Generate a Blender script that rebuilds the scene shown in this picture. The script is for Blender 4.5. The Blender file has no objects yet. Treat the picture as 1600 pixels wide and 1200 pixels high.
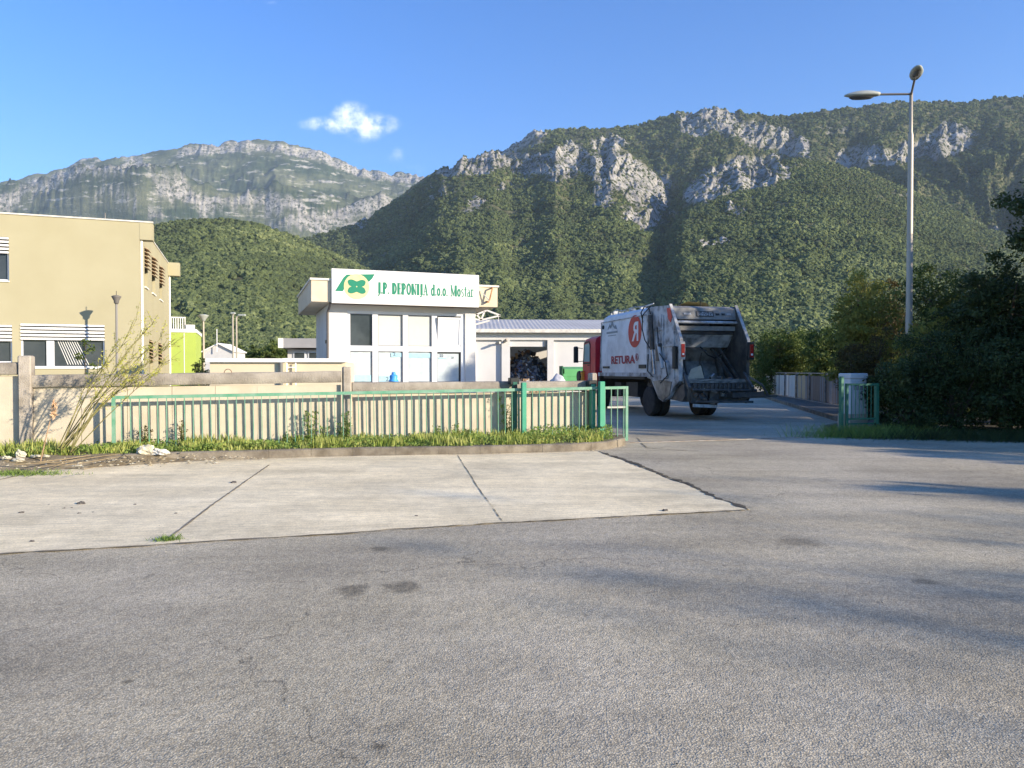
import bpy, bmesh, math, random
import numpy as np
from mathutils import Vector, Matrix, Euler
random.seed(7); RNG = np.random.default_rng(11)
C = bpy.context.scene.collection
sc = bpy.context.scene
# ------------------------------------------------------------------ camera
H = 1.6; F = 1150.0; PITCH = math.radians(1.0)
cd = bpy.data.cameras.new('camera'); cam = bpy.data.objects.new('camera', cd); C.objects.link(cam)
cd.sensor_width = 36; cd.lens = 36*F/1600; cd.clip_start = .05; cd.clip_end = 40000
cam.location = (0, 0, H); cam.rotation_euler = (math.radians(90)-PITCH, 0, 0)
sc.camera = cam
# ------------------------------------------------------------------ light
SUN_AZ, SUN_EL = math.radians(117), math.radians(16)      # azimuth clockwise from +Y
sd = Vector((math.sin(SUN_AZ)*math.cos(SUN_EL), math.cos(SUN_AZ)*math.cos(SUN_EL), math.sin(SUN_EL)))
sl = bpy.data.lights.new('sun', 'SUN'); sl.energy = 4.8; sl.angle = math.radians(.7); sl.color = (1, .86, .66)
so = bpy.data.objects.new('sun', sl); C.objects.link(so); so.rotation_euler = sd.to_track_quat('Z', 'Y').to_euler()
w = bpy.data.worlds.new('World'); sc.world = w; w.use_nodes = True
N = w.node_tree.nodes; L = w.node_tree.links; N.clear()
sky = N.new('ShaderNodeTexSky'); sky.sky_type = 'NISHITA'; sky.sun_disc = False
sky.sun_elevation = SUN_EL; sky.sun_rotation = SUN_AZ; sky.air_density = 1.0; sky.dust_density = .2; sky.ozone_density = 3.0
bg = N.new('ShaderNodeBackground'); bg.inputs[1].default_value = .145
out = N.new('ShaderNodeOutputWorld')
def wm(op, a, b=None, c=None):
    n = N.new('ShaderNodeMath'); n.operation = op
    for i, v in enumerate((a, b, c)):
        if v is None: continue
        if isinstance(v, (int, float)): n.inputs[i].default_value = v
        else: L.new(v, n.inputs[i])
    return n.outputs[0]
tc = N.new('ShaderNodeTexCoord'); sx = N.new('ShaderNodeSeparateXYZ'); L.new(tc.outputs['Generated'], sx.inputs[0])
yy = wm('MAXIMUM', sx.outputs[1], .05)
cu = wm('DIVIDE', sx.outputs[0], yy); cv = wm('DIVIDE', sx.outputs[2], yy)
cb = N.new('ShaderNodeCombineXYZ'); L.new(cu, cb.inputs[0]); L.new(cv, cb.inputs[1])
nz = N.new('ShaderNodeTexNoise'); nz.inputs['Scale'].default_value = 34; nz.inputs['Detail'].default_value = 9; nz.inputs['Roughness'].default_value = .62
L.new(cb.outputs[0], nz.inputs['Vector'])
nz2 = N.new('ShaderNodeTexNoise'); nz2.inputs['Scale'].default_value = 14; nz2.inputs['Detail'].default_value = 3
L.new(cb.outputs[0], nz2.inputs['Vector'])
tot = None       # small cumulus above the saddle of the mountains, and wisps under it
for px, py, rx, ry, dens in ((520,194,40,10,1), (548,182,25,18,1.15), (580,194,34,15,1.15), (570,208,24,13,.9), (546,197,42,11,1), (622,243,24,13,.38), (645,262,26,12,.36), (425,4,14,4,.4), (678,131,10,5,.12)):
    u0 = (px-800)/F; v0 = math.tan(math.atan((600-py)/F)-PITCH)
    a = wm('DIVIDE', wm('SUBTRACT', cu, u0), rx/F); b = wm('DIVIDE', wm('SUBTRACT', cv, v0), ry/F)
    d = wm('SQRT', wm('ADD', wm('MULTIPLY', a, a), wm('MULTIPLY', b, b)))
    e = wm('MULTIPLY', wm('MAXIMUM', wm('SUBTRACT', 1.75, d), 0), dens*.62)
    tot = e if tot is None else wm('MAXIMUM', tot, e)
m = wm('MULTIPLY', tot, wm('MULTIPLY', wm('SUBTRACT', nz.outputs[0], .24), 2.3))
m = wm('MULTIPLY', m, wm('ADD', nz2.outputs[0], .45))
mr = N.new('ShaderNodeMapRange'); mr.interpolation_type = 'SMOOTHSTEP'; L.new(m, mr.inputs[0])
mr.inputs[1].default_value = .10; mr.inputs[2].default_value = .80; mr.inputs[4].default_value = .93
mx = N.new('ShaderNodeMix'); mx.data_type = 'RGBA'; L.new(mr.outputs[0], mx.inputs[0])
hs = N.new('ShaderNodeHueSaturation'); hs.inputs['Hue'].default_value = .516; hs.inputs['Saturation'].default_value = 1.36; hs.inputs['Value'].default_value = 1.0
L.new(sky.outputs[0], hs.inputs['Color']); L.new(hs.outputs[0], mx.inputs[6]); mx.inputs[7].default_value = (5.6, 5.9, 6.4, 1)
L.new(mx.outputs[2], bg.inputs[0]); L.new(bg.outputs[0], out.inputs[0])
sc.view_settings.view_transform = 'Standard'; sc.view_settings.look = 'None'; sc.view_settings.gamma = 1
sc.view_settings.exposure = 1.04
sc.render.engine = 'CYCLES'

# ------------------------------------------------------------------ helpers
def ray(x, y):
    return (x-800)/F, math.tan(math.atan((600-y)/F)-PITCH)
def PY(x, y, Y):
    u, v = ray(x, y); return Vector((u*Y, Y, H+v*Y))
def G(x, y, z=0):
    u, v = ray(x, y); t = (z-H)/v; return Vector((u*t, t, z))
def tag(o, label=None, cat=None, group=None, kind=None):
    if label: o['label'] = label
    if cat: o['category'] = cat
    if group: o['group'] = group
    if kind: o['kind'] = kind
    return o
def thing(name, label, cat, loc=(0,0,0), rz=0, group=None):
    o = bpy.data.objects.new(name, None); C.objects.link(o); o.empty_display_size = .3
    o.location = loc; o.rotation_euler = (0, 0, rz)
    return tag(o, label, cat, group)
class MB:
    def __init__(s): s.v = []; s.f = []; s.mi = []; s.M = Matrix()
    def add(s, vs, fs, mi=0):
        b = len(s.v); s.v += [tuple(s.M @ Vector(p)) for p in vs]
        for f in fs: s.f.append(tuple(b+i for i in f)); s.mi.append(mi)
        return s
    def box(s, x0, x1, y0, y1, z0, z1, mi=0):
        v = [(x, y, z) for z in (z0, z1) for x, y in ((x0,y0),(x1,y0),(x1,y1),(x0,y1))]
        return s.add(v, [(3,2,1,0),(4,5,6,7),(0,1,5,4),(1,2,6,5),(2,3,7,6),(3,0,4,7)], mi)
    def bbox(s, x0, x1, y0, y1, z0, z1, b=.01, mi=0):     # box with chamfered vertical and top edges
        pts = [(x0+b,y0),(x1-b,y0),(x1,y0+b),(x1,y1-b),(x1-b,y1),(x0+b,y1),(x0,y1-b),(x0,y0+b)]
        cx, cy = (x0+x1)/2, (y0+y1)/2
        def ins(k): return [(x-math.copysign(k, x-cx), y-math.copysign(k, y-cy)) for x, y in pts]
        rings = [(pts, z0), (pts, z1-b), (ins(b), z1)]
        v = [(x, y, z) for r, z in rings for x, y in r]; f = []
        for k in range(2):
            for i in range(8): j = (i+1) % 8; f.append((k*8+i, k*8+j, k*8+8+j, k*8+8+i))
        f.append(tuple(range(16, 24))); f.append(tuple(range(7, -1, -1)))
        return s.add(v, f, mi)
    def bar(s, a, b, w, h=None, mi=0, up=(0,0,1)):
        h = h or w; a = Vector(a); b = Vector(b); d = (b-a).normalized(); up = Vector(up)
        if abs(d.dot(up)) > .98: up = Vector((0, 1, 0)) if abs(d.y) < .9 else Vector((1, 0, 0))
        r = d.cross(up).normalized()*w/2; u = r.cross(d).normalized()*h/2
        v = [p+q for p in (a, b) for q in (-r-u, r-u, r+u, -r+u)]
        return s.add(v, [(0,1,2,3),(7,6,5,4),(4,5,1,0),(5,6,2,1),(6,7,3,2),(7,4,0,3)], mi)
    def tube(s, pts, rad, n=10, mi=0, caps=True):
        pts = [Vector(p) for p in pts]; rs = rad if isinstance(rad, (list, tuple)) else [rad]*len(pts)
        rings = []; pr = None
        for i, p in enumerate(pts):
            d = (pts[min(i+1, len(pts)-1)]-pts[max(i-1, 0)]).normalized()
            if pr is None: pr = d.orthogonal().normalized()
            else: pr = (pr-d*pr.dot(d)).normalized()
            q = d.cross(pr)
            rings.append([p+(pr*math.cos(t*2*math.pi/n)+q*math.sin(t*2*math.pi/n))*rs[i] for t in range(n)])
        v = [x for r in rings for x in r]; f = []
        for k in range(len(pts)-1):
            for i in range(n): j = (i+1) % n; f.append((k*n+i, k*n+j, k*n+n+j, k*n+n+i))
        if caps: f.append(tuple(range(n-1, -1, -1))); f.append(tuple(range((len(pts)-1)*n, len(pts)*n)))
        return s.add(v, f, mi)
    def lathe(s, prof, axis_o=(0,0,0), axis='z', n=24, mi=0):
        o = Vector(axis_o); v = []
        for r, h in prof:
            for i in range(n):
                a = i*2*math.pi/n; c, d = r*math.cos(a), r*math.sin(a)
                v.append(o+Vector((c, d, h) if axis == 'z' else (h, c, d) if axis == 'x' else (d, h, c)))
        f = []
        for k in range(len(prof)-1):
            for i in range(n): j = (i+1) % n; f.append((k*n+i, k*n+j, k*n+n+j, k*n+n+i))
        f.append(tuple(range(n-1, -1, -1))); f.append(tuple(range((len(prof)-1)*n, len(prof)*n)))
        return s.add(v, f, mi)
    def prism(s, poly, a, b, axis='x', mi=0):      # polygon in the plane across `axis`, from a to b
        def P(p, k): return (k, p[0], p[1]) if axis == 'x' else (p[0], k, p[1]) if axis == 'y' else (p[0], p[1], k)
        n = len(poly); v = [P(p, a) for p in poly]+[P(p, b) for p in poly]
        f = [tuple(range(n)), tuple(range(2*n-1, n-1, -1))]+[(i, i+n, (i+1) % n+n, (i+1) % n) for i in range(n)]
        return s.add(v, f, mi)
    def build(s, name, mats, parent=None, smooth=False, angle=None):
        me = bpy.data.meshes.new(name); me.from_pydata(s.v, [], s.f); 
        if not isinstance(mats, (list, tuple)): mats = [mats]
        for m in mats: me.materials.append(m)
        for p, i in zip(me.polygons, s.mi): p.material_index = i
        bm = bmesh.new(); bm.from_mesh(me); bmesh.ops.recalc_face_normals(bm, faces=bm.faces); bm.to_mesh(me); bm.free()
        if smooth: me.shade_smooth()
        if angle: me.shade_smooth(); me.set_sharp_from_angle(angle=math.radians(angle))
        me.update()
        o = bpy.data.objects.new(name, me); C.objects.link(o)
        if parent: o.parent = parent
        return o
def npmesh(name, V, Fq, mats, parent=None, smooth=False, mi=None):
    V = np.asarray(V, np.float32); Fq = np.asarray(Fq, np.int32); k = Fq.shape[1]
    me = bpy.data.meshes.new(name); me.vertices.add(len(V)); me.vertices.foreach_set('co', V.ravel())
    me.loops.add(Fq.size); me.loops.foreach_set('vertex_index', Fq.ravel())
    me.polygons.add(len(Fq)); me.polygons.foreach_set('loop_start', np.arange(0, Fq.size, k, dtype=np.int32))
    me.polygons.foreach_set('use_smooth', np.full(len(Fq), smooth))
    for m in (mats if isinstance(mats, (list, tuple)) else [mats]): me.materials.append(m)
    if mi is not None: me.polygons.foreach_set('material_index', np.asarray(mi, np.int32))
    me.update(calc_edges=True)
    o = bpy.data.objects.new(name, me); C.objects.link(o)
    if parent: o.parent = parent
    return o
def copy_tree(o, parent=None):
    c = o.copy(); C.objects.link(c); c.parent = parent
    for ch in list(o.children): copy_tree(ch, c)
    return c
# ---- materials
def M(name, col, col2=None, scale=3.0, rough=.7, bump=0, bscale=40, metal=0, detail=6, stretch=(1,1,1), spec=.3, lo=.35, hi=.65, emis=0, coord='Object', trans=0):
    m = bpy.data.materials.new(name); m.use_nodes = True; nt = m.node_tree; n = nt.nodes; l = nt.links
    b = n['Principled BSDF']; b.inputs['Roughness'].default_value = rough; b.inputs['Metallic'].default_value = metal
    b.inputs['Specular IOR Level'].default_value = spec
    col = tuple(col)+(1,)
    b.inputs['Base Color'].default_value = col
    if col2 or bump:
        t = n.new('ShaderNodeTexCoord'); mp = n.new('ShaderNodeMapping'); mp.inputs['Scale'].default_value = stretch
        l.new(t.outputs[coord], mp.inputs[0])
    if col2:
        z = n.new('ShaderNodeTexNoise'); z.inputs['Scale'].default_value = scale; z.inputs['Detail'].default_value = detail; z.inputs['Roughness'].default_value = .6
        l.new(mp.outputs[0], z.inputs['Vector'])
        r = n.new('ShaderNodeMapRange'); r.inputs[1].default_value = lo; r.inputs[2].default_value = hi; l.new(z.outputs[0], r.inputs[0])
        x = n.new('ShaderNodeMix'); x.data_type = 'RGBA'; l.new(r.outputs[0], x.inputs[0]); x.inputs[6].default_value = col; x.inputs[7].default_value = tuple(col2)+(1,)
        l.new(x.outputs[2], b.inputs['Base Color'])
    if bump:
        z = n.new('ShaderNodeTexNoise'); z.inputs['Scale'].default_value = bscale; z.inputs['Detail'].default_value = 4
        l.new(mp.outputs[0], z.inputs['Vector'])
        k = n.new('ShaderNodeBump'); k.inputs['Strength'].default_value = bump; k.inputs['Distance'].default_value = .02
        l.new(z.outputs[0], k.inputs['Height']); l.new(k.outputs[0], b.inputs['Normal'])
    return m
def leafmat(name, c1, c2, tr=.35, scale=1.2):
    m = bpy.data.materials.new(name); m.use_nodes = True; nt = m.node_tree; n = nt.nodes; l = nt.links; n.clear()
    t = n.new('ShaderNodeTexCoord'); z = n.new('ShaderNodeTexNoise'); z.inputs['Scale'].default_value = scale; z.inputs['Detail'].default_value = 5; z.inputs['Roughness'].default_value = .7
    l.new(t.outputs['Object'], z.inputs['Vector'])
    r = n.new('ShaderNodeMapRange'); r.inputs[1].default_value = .35; r.inputs[2].default_value = .65; l.new(z.outputs[0], r.inputs[0])
    x = n.new('ShaderNodeMix'); x.data_type = 'RGBA'; l.new(r.outputs[0], x.inputs[0]); x.inputs[6].default_value = tuple(c1)+(1,); x.inputs[7].default_value = tuple(c2)+(1,)
    d = n.new('ShaderNodeBsdfPrincipled'); d.inputs['Roughness'].default_value = .6; d.inputs['Specular IOR Level'].default_value = .2; l.new(x.outputs[2], d.inputs['Base Color'])
    tl = n.new('ShaderNodeBsdfTranslucent'); l.new(x.outputs[2], tl.inputs[0])
    ms = n.new('ShaderNodeMixShader'); ms.inputs[0].default_value = tr; l.new(d.outputs[0], ms.inputs[1]); l.new(tl.outputs[0], ms.inputs[2])
    o = n.new('ShaderNodeOutputMaterial'); l.new(ms.outputs[0], o.inputs[0])
    return m
def leaves(blobs, n, size, rng, shell=.55, flat=0, keepz=None):
    """leaf quads spread through the outer volume of the blobs (x,y,z,rx,ry,rz); returns V,F"""
    bl = np.array(blobs, float); wt = (bl[:,3]*bl[:,4]*bl[:,5])**.67; k = rng.choice(len(bl), n, p=wt/wt.sum())
    d = rng.normal(size=(n,3)); d /= np.linalg.norm(d, axis=1)[:,None]
    r = shell+(1-shell)*rng.random(n)**.7; r *= 1+.22*np.sin(d[:,0]*7+k)*np.sin(d[:,1]*6+2*k)*np.cos(d[:,2]*8+k*3)+.1*rng.normal(size=n)
    P = bl[k,:3]+d*r[:,None]*bl[k,3:6]
    if keepz is not None: P[:,2] = np.maximum(P[:,2], keepz+rng.random(n)*.15)
    a = rng.normal(size=(n,3)); a[:,2] -= flat; a /= np.linalg.norm(a, axis=1)[:,None]
    b = np.cross(a, rng.normal(size=(n,3))); b /= np.linalg.norm(b, axis=1)[:,None]
    s = size*(.6+.8*rng.random(n))[:,None]
    V = np.stack([P-a*s, P-b*s*.45, P+a*s, P+b*s*.45], 1).reshape(-1,3)
    return V, np.arange(4*n).reshape(n,4)
# ---- value noise
def _h(i, j, s):
    n = (i.astype(np.int64)*374761393+j.astype(np.int64)*668265263+s*974711) & 0x7fffffff
    n = ((n ^ (n >> 13))*1274126177) & 0x7fffffff
    return ((n ^ (n >> 16)) & 0xffff)/65535.0
def vn(x, y, s=0):
    i = np.floor(x); j = np.floor(y); fx = x-i; fy = y-j; fx = fx*fx*(3-2*fx); fy = fy*fy*(3-2*fy)
    return (_h(i,j,s)*(1-fx)+_h(i+1,j,s)*fx)*(1-fy)+(_h(i,j+1,s)*(1-fx)+_h(i+1,j+1,s)*fx)*fy
def fbm(x, y, o=5, s=0, g=.5):
    t = 0; a = 1; w_ = 0
    for k in range(o): t = t+a*vn(x, y, s+k); w_ += a; a *= g; x = x*2.03+13.7; y = y*2.03+5.1
    return t/w_
def ridged(x, y, o=5, s=0, g=.5):
    t = 0; a = 1; w_ = 0
    for k in range(o): t = t+a*(1-np.abs(2*vn(x, y, s+k)-1)); w_ += a; a *= g; x = x*2.03+13.7; y = y*2.03+5.1
    return t/w_
def sstep(a, b, x): t = np.clip((x-a)/(b-a), 0, 1); return t*t*(3-2*t)

# ------------------------------------------------------------------ mountains
def crest(pts):
    xs = [p[0] for p in pts]; ys = [p[1] for p in pts]; return lambda x: np.interp(x, xs, ys)
nu, nY = 1500, 760
us = np.linspace(-.98, .98, nu)
Ys = np.concatenate([np.linspace(110, 500, 30, endpoint=False), np.linspace(500, 3100, 520, endpoint=False), np.linspace(3100, 7600, 210)])
Ug, Yg = np.meshgrid(us, Ys); Xg = Ug*Yg; px = 800+F*Ug
def layer(cr, Yr, Yf, pw, cliff=0, back=.5, amp=.1, gf=9, s=0, rough=.012):
    yr = Yr*(1+.05*(fbm(Ug*6, Ug*0+s, 3, s)-.5)*2)
    zc = (580-cr(px))/F*yr
    t = (Yg-Yf)/(yr-Yf); tc_ = np.clip(t, 0, 1)
    p = (1-cliff)*tc_**pw+cliff*sstep(.86, 1, tc_)
    z = zc*p
    warp = (fbm(Ug*5+3, Yg/900, 3, s+3)-.5)*1.3
    g = ridged(Ug*gf+warp, tc_*1.6+s, 5, s+5, .52)-.62
    z = z+zc*amp*g*np.sin(np.pi*np.clip(tc_*.98, 0, 1))*1.9
    z = z+zc*rough*2*(fbm(Ug*60, Yg/60, 4, s+9)-.5)*sstep(0, .3, tc_)
    bk = np.clip((Yg-yr)/(Yr*back), 0, 1)
    return np.where(t > 1, zc*(1-bk*.85)+zc*rough*2*(fbm(Ug*60, Yg/60, 4, s+9)-.5)*(1-bk), z)
cA = crest([(-400,335),(-100,312),(0,289),(60,275),(110,262),(128,250),(200,247),(250,240),(300,229),(350,225),(400,222),(445,225),(500,238),(560,262),(600,269),(680,275),(900,300),(2100,330)])
cA2 = crest([(-400,340),(-100,316),(0,292),(60,280),(112,262),(130,252),(215,251),(300,277),(380,293),(470,305),(530,312),(580,308),(660,300),(900,330),(2100,360)])
cB = crest([(-400,480),(300,430),(470,380),(560,352),(620,312),(662,279),(700,262),(740,252),(790,236),(812,224),(835,209),(870,202),(940,205),(1000,197),(1050,181),(1100,173),(1130,173),(1180,181),(1240,182),(1330,169),(1420,161),(1500,162),(1600,154),(1800,150),(2100,150)])
cC = crest([(-400,500),(300,420),(430,385),(520,362),(560,350),(640,302),(690,262),(720,248),(770,239),(800,256),(842,240),(868,222),(890,237),(925,232),(962,226),(1000,250),(1040,286),(1058,330),(1060,400),(1120,450),(1300,520),(2100,560)])
cD = crest([(-400,575),(800,560),(960,470),(1010,400),(1040,330),(1070,290),(1110,272),(1160,262),(1240,250),(1290,254),(1340,266),(1400,290),(1500,335),(1600,380),(1750,430),(2100,470)])
cE = crest([(-600,440),(0,400),(100,378),(235,354),(300,345),(340,343),(400,350),(470,374),(540,405),(640,450),(760,490),(900,520),(2100,560)])
Z = np.maximum.reduce([
    layer(cA, 6500, 4600, .9, .0, .5, .035, 16, 3, .02),
    layer(cA2, 5200, 3300, .85, .30, .12, .075, 18, 13, .016),
    layer(cB, 2800, 1000, 1.15, .0, .4, .10, 9, 23, .010),
    layer(cC, 2000, 420, 1.35, .0, .25, .055, 6, 33, .008),
    layer(cD, 1650, 420, 1.2, .0, .35, .05, 6, 43, .008),
    layer(cE, 1050, 380, 1.1, .0, .5, .05, 5, 53, .010)])
Z = np.maximum(Z, 0)*sstep(150, 480, Yg)
py = 580-(Z-H)/Yg*F
# rock exposures: places on the slopes (centre, radii, tilt) where cliff breaks through
spots = [ # x, y, rx, ry, angle, strength
 (880,255,45,26,-.3,1),(960,262,45,34,.5,1.1),(1010,300,42,32,.6,1.1),(1000,338,32,18,.3,1),(945,300,22,30,.2,.8),(760,252,62,20,-.15,.95),(720,262,50,16,-.5,.7),(835,215,40,14,-.4,1),(830,262,34,22,-.3,.9),
 (1150,280,80,26,-.25,1),(1095,300,34,22,-.6,.9),(1160,325,60,20,-.2,.55),(1115,382,30,10,-.1,.7),(1240,262,60,10,.1,.45),
 (1110,195,52,20,0,1),(1190,212,50,20,.3,1),(1235,232,36,16,.4,.9),(1350,248,46,20,.1,.9),(1475,225,40,26,-.3,1),(1430,235,40,18,-.4,.7),(1290,205,60,14,.1,.45),
 (1560,365,70,7,.48,.6),(1400,300,50,7,.3,.4),(560,335,22,28,.2,1),(745,318,30,12,-.4,.7),(700,300,40,16,-.6,.5),(790,290,30,14,-.5,.6)]
R = np.zeros_like(Z)
for x, y, rx, ry, a, st in spots:
    dx = px-x; dy = py-y; c, s_ = math.cos(a), math.sin(a)
    q = ((dx*c+dy*s_)/rx)**2+((-dx*s_+dy*c)/ry)**2
    R = np.maximum(R, st*np.exp(-q*.75)*(Yg > 900)*(Yg < 3300))
nzr = fbm(px/30, py/14, 5, 71)
nzf = fbm(px/9, py/5, 4, 72)
R = sstep(.36, .60, R*(.40+.8*nzr+.42*nzf)+(nzr-.5)*.5*(R > .15))
far = Yg > 3250
wv = 22*(fbm(px/70, px*0, 3, 61)-.5)*2
band = np.exp(-((py-(cA2(px)+24+wv))/16)**2)*1.0+.75*np.exp(-((py-(cA2(px)+58-wv))/9)**2)*(px > 150)
cap = np.exp(-((py-(cA(px)+8))/9)**2)*sstep(230, 320, px)
Rf = sstep(.42, .56, np.maximum(band*.80, cap*.95)*(.30+1.35*fbm(px/60, py/16, 5, 81, .6)))
R = np.where(far, Rf, R)
# relief of the bare rock: buttresses and clefts
bt = ridged(px/26+1.5*fbm(px/60, py/40, 3, 5), py/60, 5, 91, .6)
Z = Z+R*(bt-.66)*np.where(far, 95, 62)*sstep(0, 200, Z)*np.where(far, 1, Yg/2300)
Z += np.where(far, 1, 0)*(ridged(px/120+1.2*fbm(px/90, py/30, 3, 15), py/60, 5, 97, .55)-.62)*260*sstep(200, 800, Z)*(1-sstep(5900, 6500, Yg))
Z = np.where(Yg < 150, -.06, Z)
idx = np.arange(nu*nY).reshape(nY, nu)
Fq = np.stack([idx[:-1,:-1], idx[:-1,1:], idx[1:,1:], idx[1:,:-1]], -1).reshape(-1,4)
def mountain_mat():
    m = bpy.data.materials.new('mountain'); m.use_nodes = True; n = m.node_tree.nodes; l = m.node_tree.links; b = n['Principled BSDF']
    b.inputs['Roughness'].default_value = .95; b.inputs['Specular IOR Level'].default_value = .05
    at = n.new('ShaderNodeAttribute'); at.attribute_name = 'rock'
    af = n.new('ShaderNodeAttribute'); af.attribute_name = 'upland'
    g = n.new('ShaderNodeNewGeometry')
    def noise(sc_, det=6, st=(1,1,1), ro=.62):
        mp = n.new('ShaderNodeMapping'); mp.inputs['Scale'].default_value = st; l.new(g.outputs['Position'], mp.inputs[0])
        z = n.new('ShaderNodeTexNoise'); z.inputs['Scale'].default_value = sc_; z.inputs['Detail'].default_value = det; z.inputs['Roughness'].default_value = ro; l.new(mp.outputs[0], z.inputs['Vector']); return z.outputs[0]
    def ramp(f, a, b_, c1, c2):
        r = n.new('ShaderNodeMapRange'); r.inputs[1].default_value = a; r.inputs[2].default_value = b_; l.new(f, r.inputs[0])
        x = n.new('ShaderNodeMix'); x.data_type = 'RGBA'; l.new(r.outputs[0], x.inputs[0])
        for i, c in ((6, c1), (7, c2)):
            if isinstance(c, tuple): x.inputs[i].default_value = c+(1,)
            else: l.new(c, x.inputs[i])
        return x.outputs[2]
    rock = ramp(noise(.010, 10, (1,.4,2.6), .74), .36, .58, (.17,.165,.155), (.46,.435,.395))
    rock = ramp(noise(.045, 7, (1,1,1), .7), .50, .58, rock, (.065,.078,.036))
    wood = ramp(noise(.05, 6), .40, .60, (.050,.062,.028), (.16,.155,.085))
    upl = ramp(noise(.0016, 9, (1,.5,3.0), .7), .44, .60, (.045,.068,.034), (.155,.165,.095))
    upl = ramp(noise(.006, 8, (1,.5,4), .7), .56, .62, upl, (.40,.385,.34))
    x = n.new('ShaderNodeMix'); x.data_type = 'RGBA'; l.new(af.outputs['Fac'], x.inputs[0]); l.new(wood, x.inputs[6]); l.new(upl, x.inputs[7])
    y = n.new('ShaderNodeMix'); y.data_type = 'RGBA'; l.new(at.outputs['Fac'], y.inputs[0]); l.new(x.outputs[2], y.inputs[6]); l.new(rock, y.inputs[7])
    l.new(y.outputs[2], b.inputs['Base Color'])
    k = n.new('ShaderNodeBump'); k.inputs['Strength'].default_value = .9; k.inputs['Distance'].default_value = 14
    l.new(noise(.03, 8, (1,1,.7), .7), k.inputs['Height']); l.new(k.outputs[0], b.inputs['Normal'])
    return m
V = np.stack([Xg, Yg, Z], -1).reshape(-1,3)
mtn = npmesh('mountains', V, Fq, mountain_mat(), smooth=True)
for nm, arr in (('rock', R), ('upland', far.astype(float))):
    a = mtn.data.attributes.new(nm, 'FLOAT', 'POINT'); a.data.foreach_set('value', arr.astype(np.float32).ravel())
tag(mtn, kind='structure')
# ---- woods on the slopes (instanced crowns; nobody could count them)
crown_mats = []
def crown_mat():
    m = bpy.data.materials.new('woodland_leaf'); m.use_nodes = True; n = m.node_tree.nodes; l = m.node_tree.links; b = n['Principled BSDF']
    b.inputs['Roughness'].default_value = .9; b.inputs['Specular IOR Level'].default_value = .08
    oi = n.new('ShaderNodeObjectInfo'); g = n.new('ShaderNodeNewGeometry')
    cr = n.new('ShaderNodeValToRGB'); e = cr.color_ramp.elements
    e[0].position = 0; e[0].color = (.042,.054,.026,1); e[1].position = 1; e[1].color = (.18,.207,.09,1)
    k = e.new(.35); k.color = (.068,.089,.041,1); k = e.new(.8); k.color = (.108,.137,.056,1)
    z = n.new('ShaderNodeTexNoise'); z.inputs['Scale'].default_value = .006; z.inputs['Detail'].default_value = 5; l.new(g.outputs['Position'], z.inputs['Vector'])
    a = n.new('ShaderNodeMath'); a.operation = 'MULTIPLY_ADD'; l.new(oi.outputs['Random'], a.inputs[0]); a.inputs[1].default_value = .62; 
    a2 = n.new('ShaderNodeMapRange'); a2.inputs[1].default_value = .35; a2.inputs[2].default_value = .68; a2.inputs[4].default_value = .5; l.new(z.outputs[0], a2.inputs[0]); l.new(a2.outputs[0], a.inputs[2])
    l.new(a.outputs[0], cr.inputs[0]); l.new(cr.outputs[0], b.inputs['Base Color'])
    t = n.new('ShaderNodeTexNoise'); t.inputs['Scale'].default_value = .9; t.inputs['Detail'].default_value = 4; l.new(g.outputs['Position'], t.inputs['Vector'])
    k = n.new('ShaderNodeBump'); k.inputs['Strength'].default_value = 1; k.inputs['Distance'].default_value = 1.6; l.new(t.outputs[0], k.inputs['Height']); l.new(k.outputs[0], b.inputs['Normal'])
    return m
CM = crown_mat()
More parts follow.
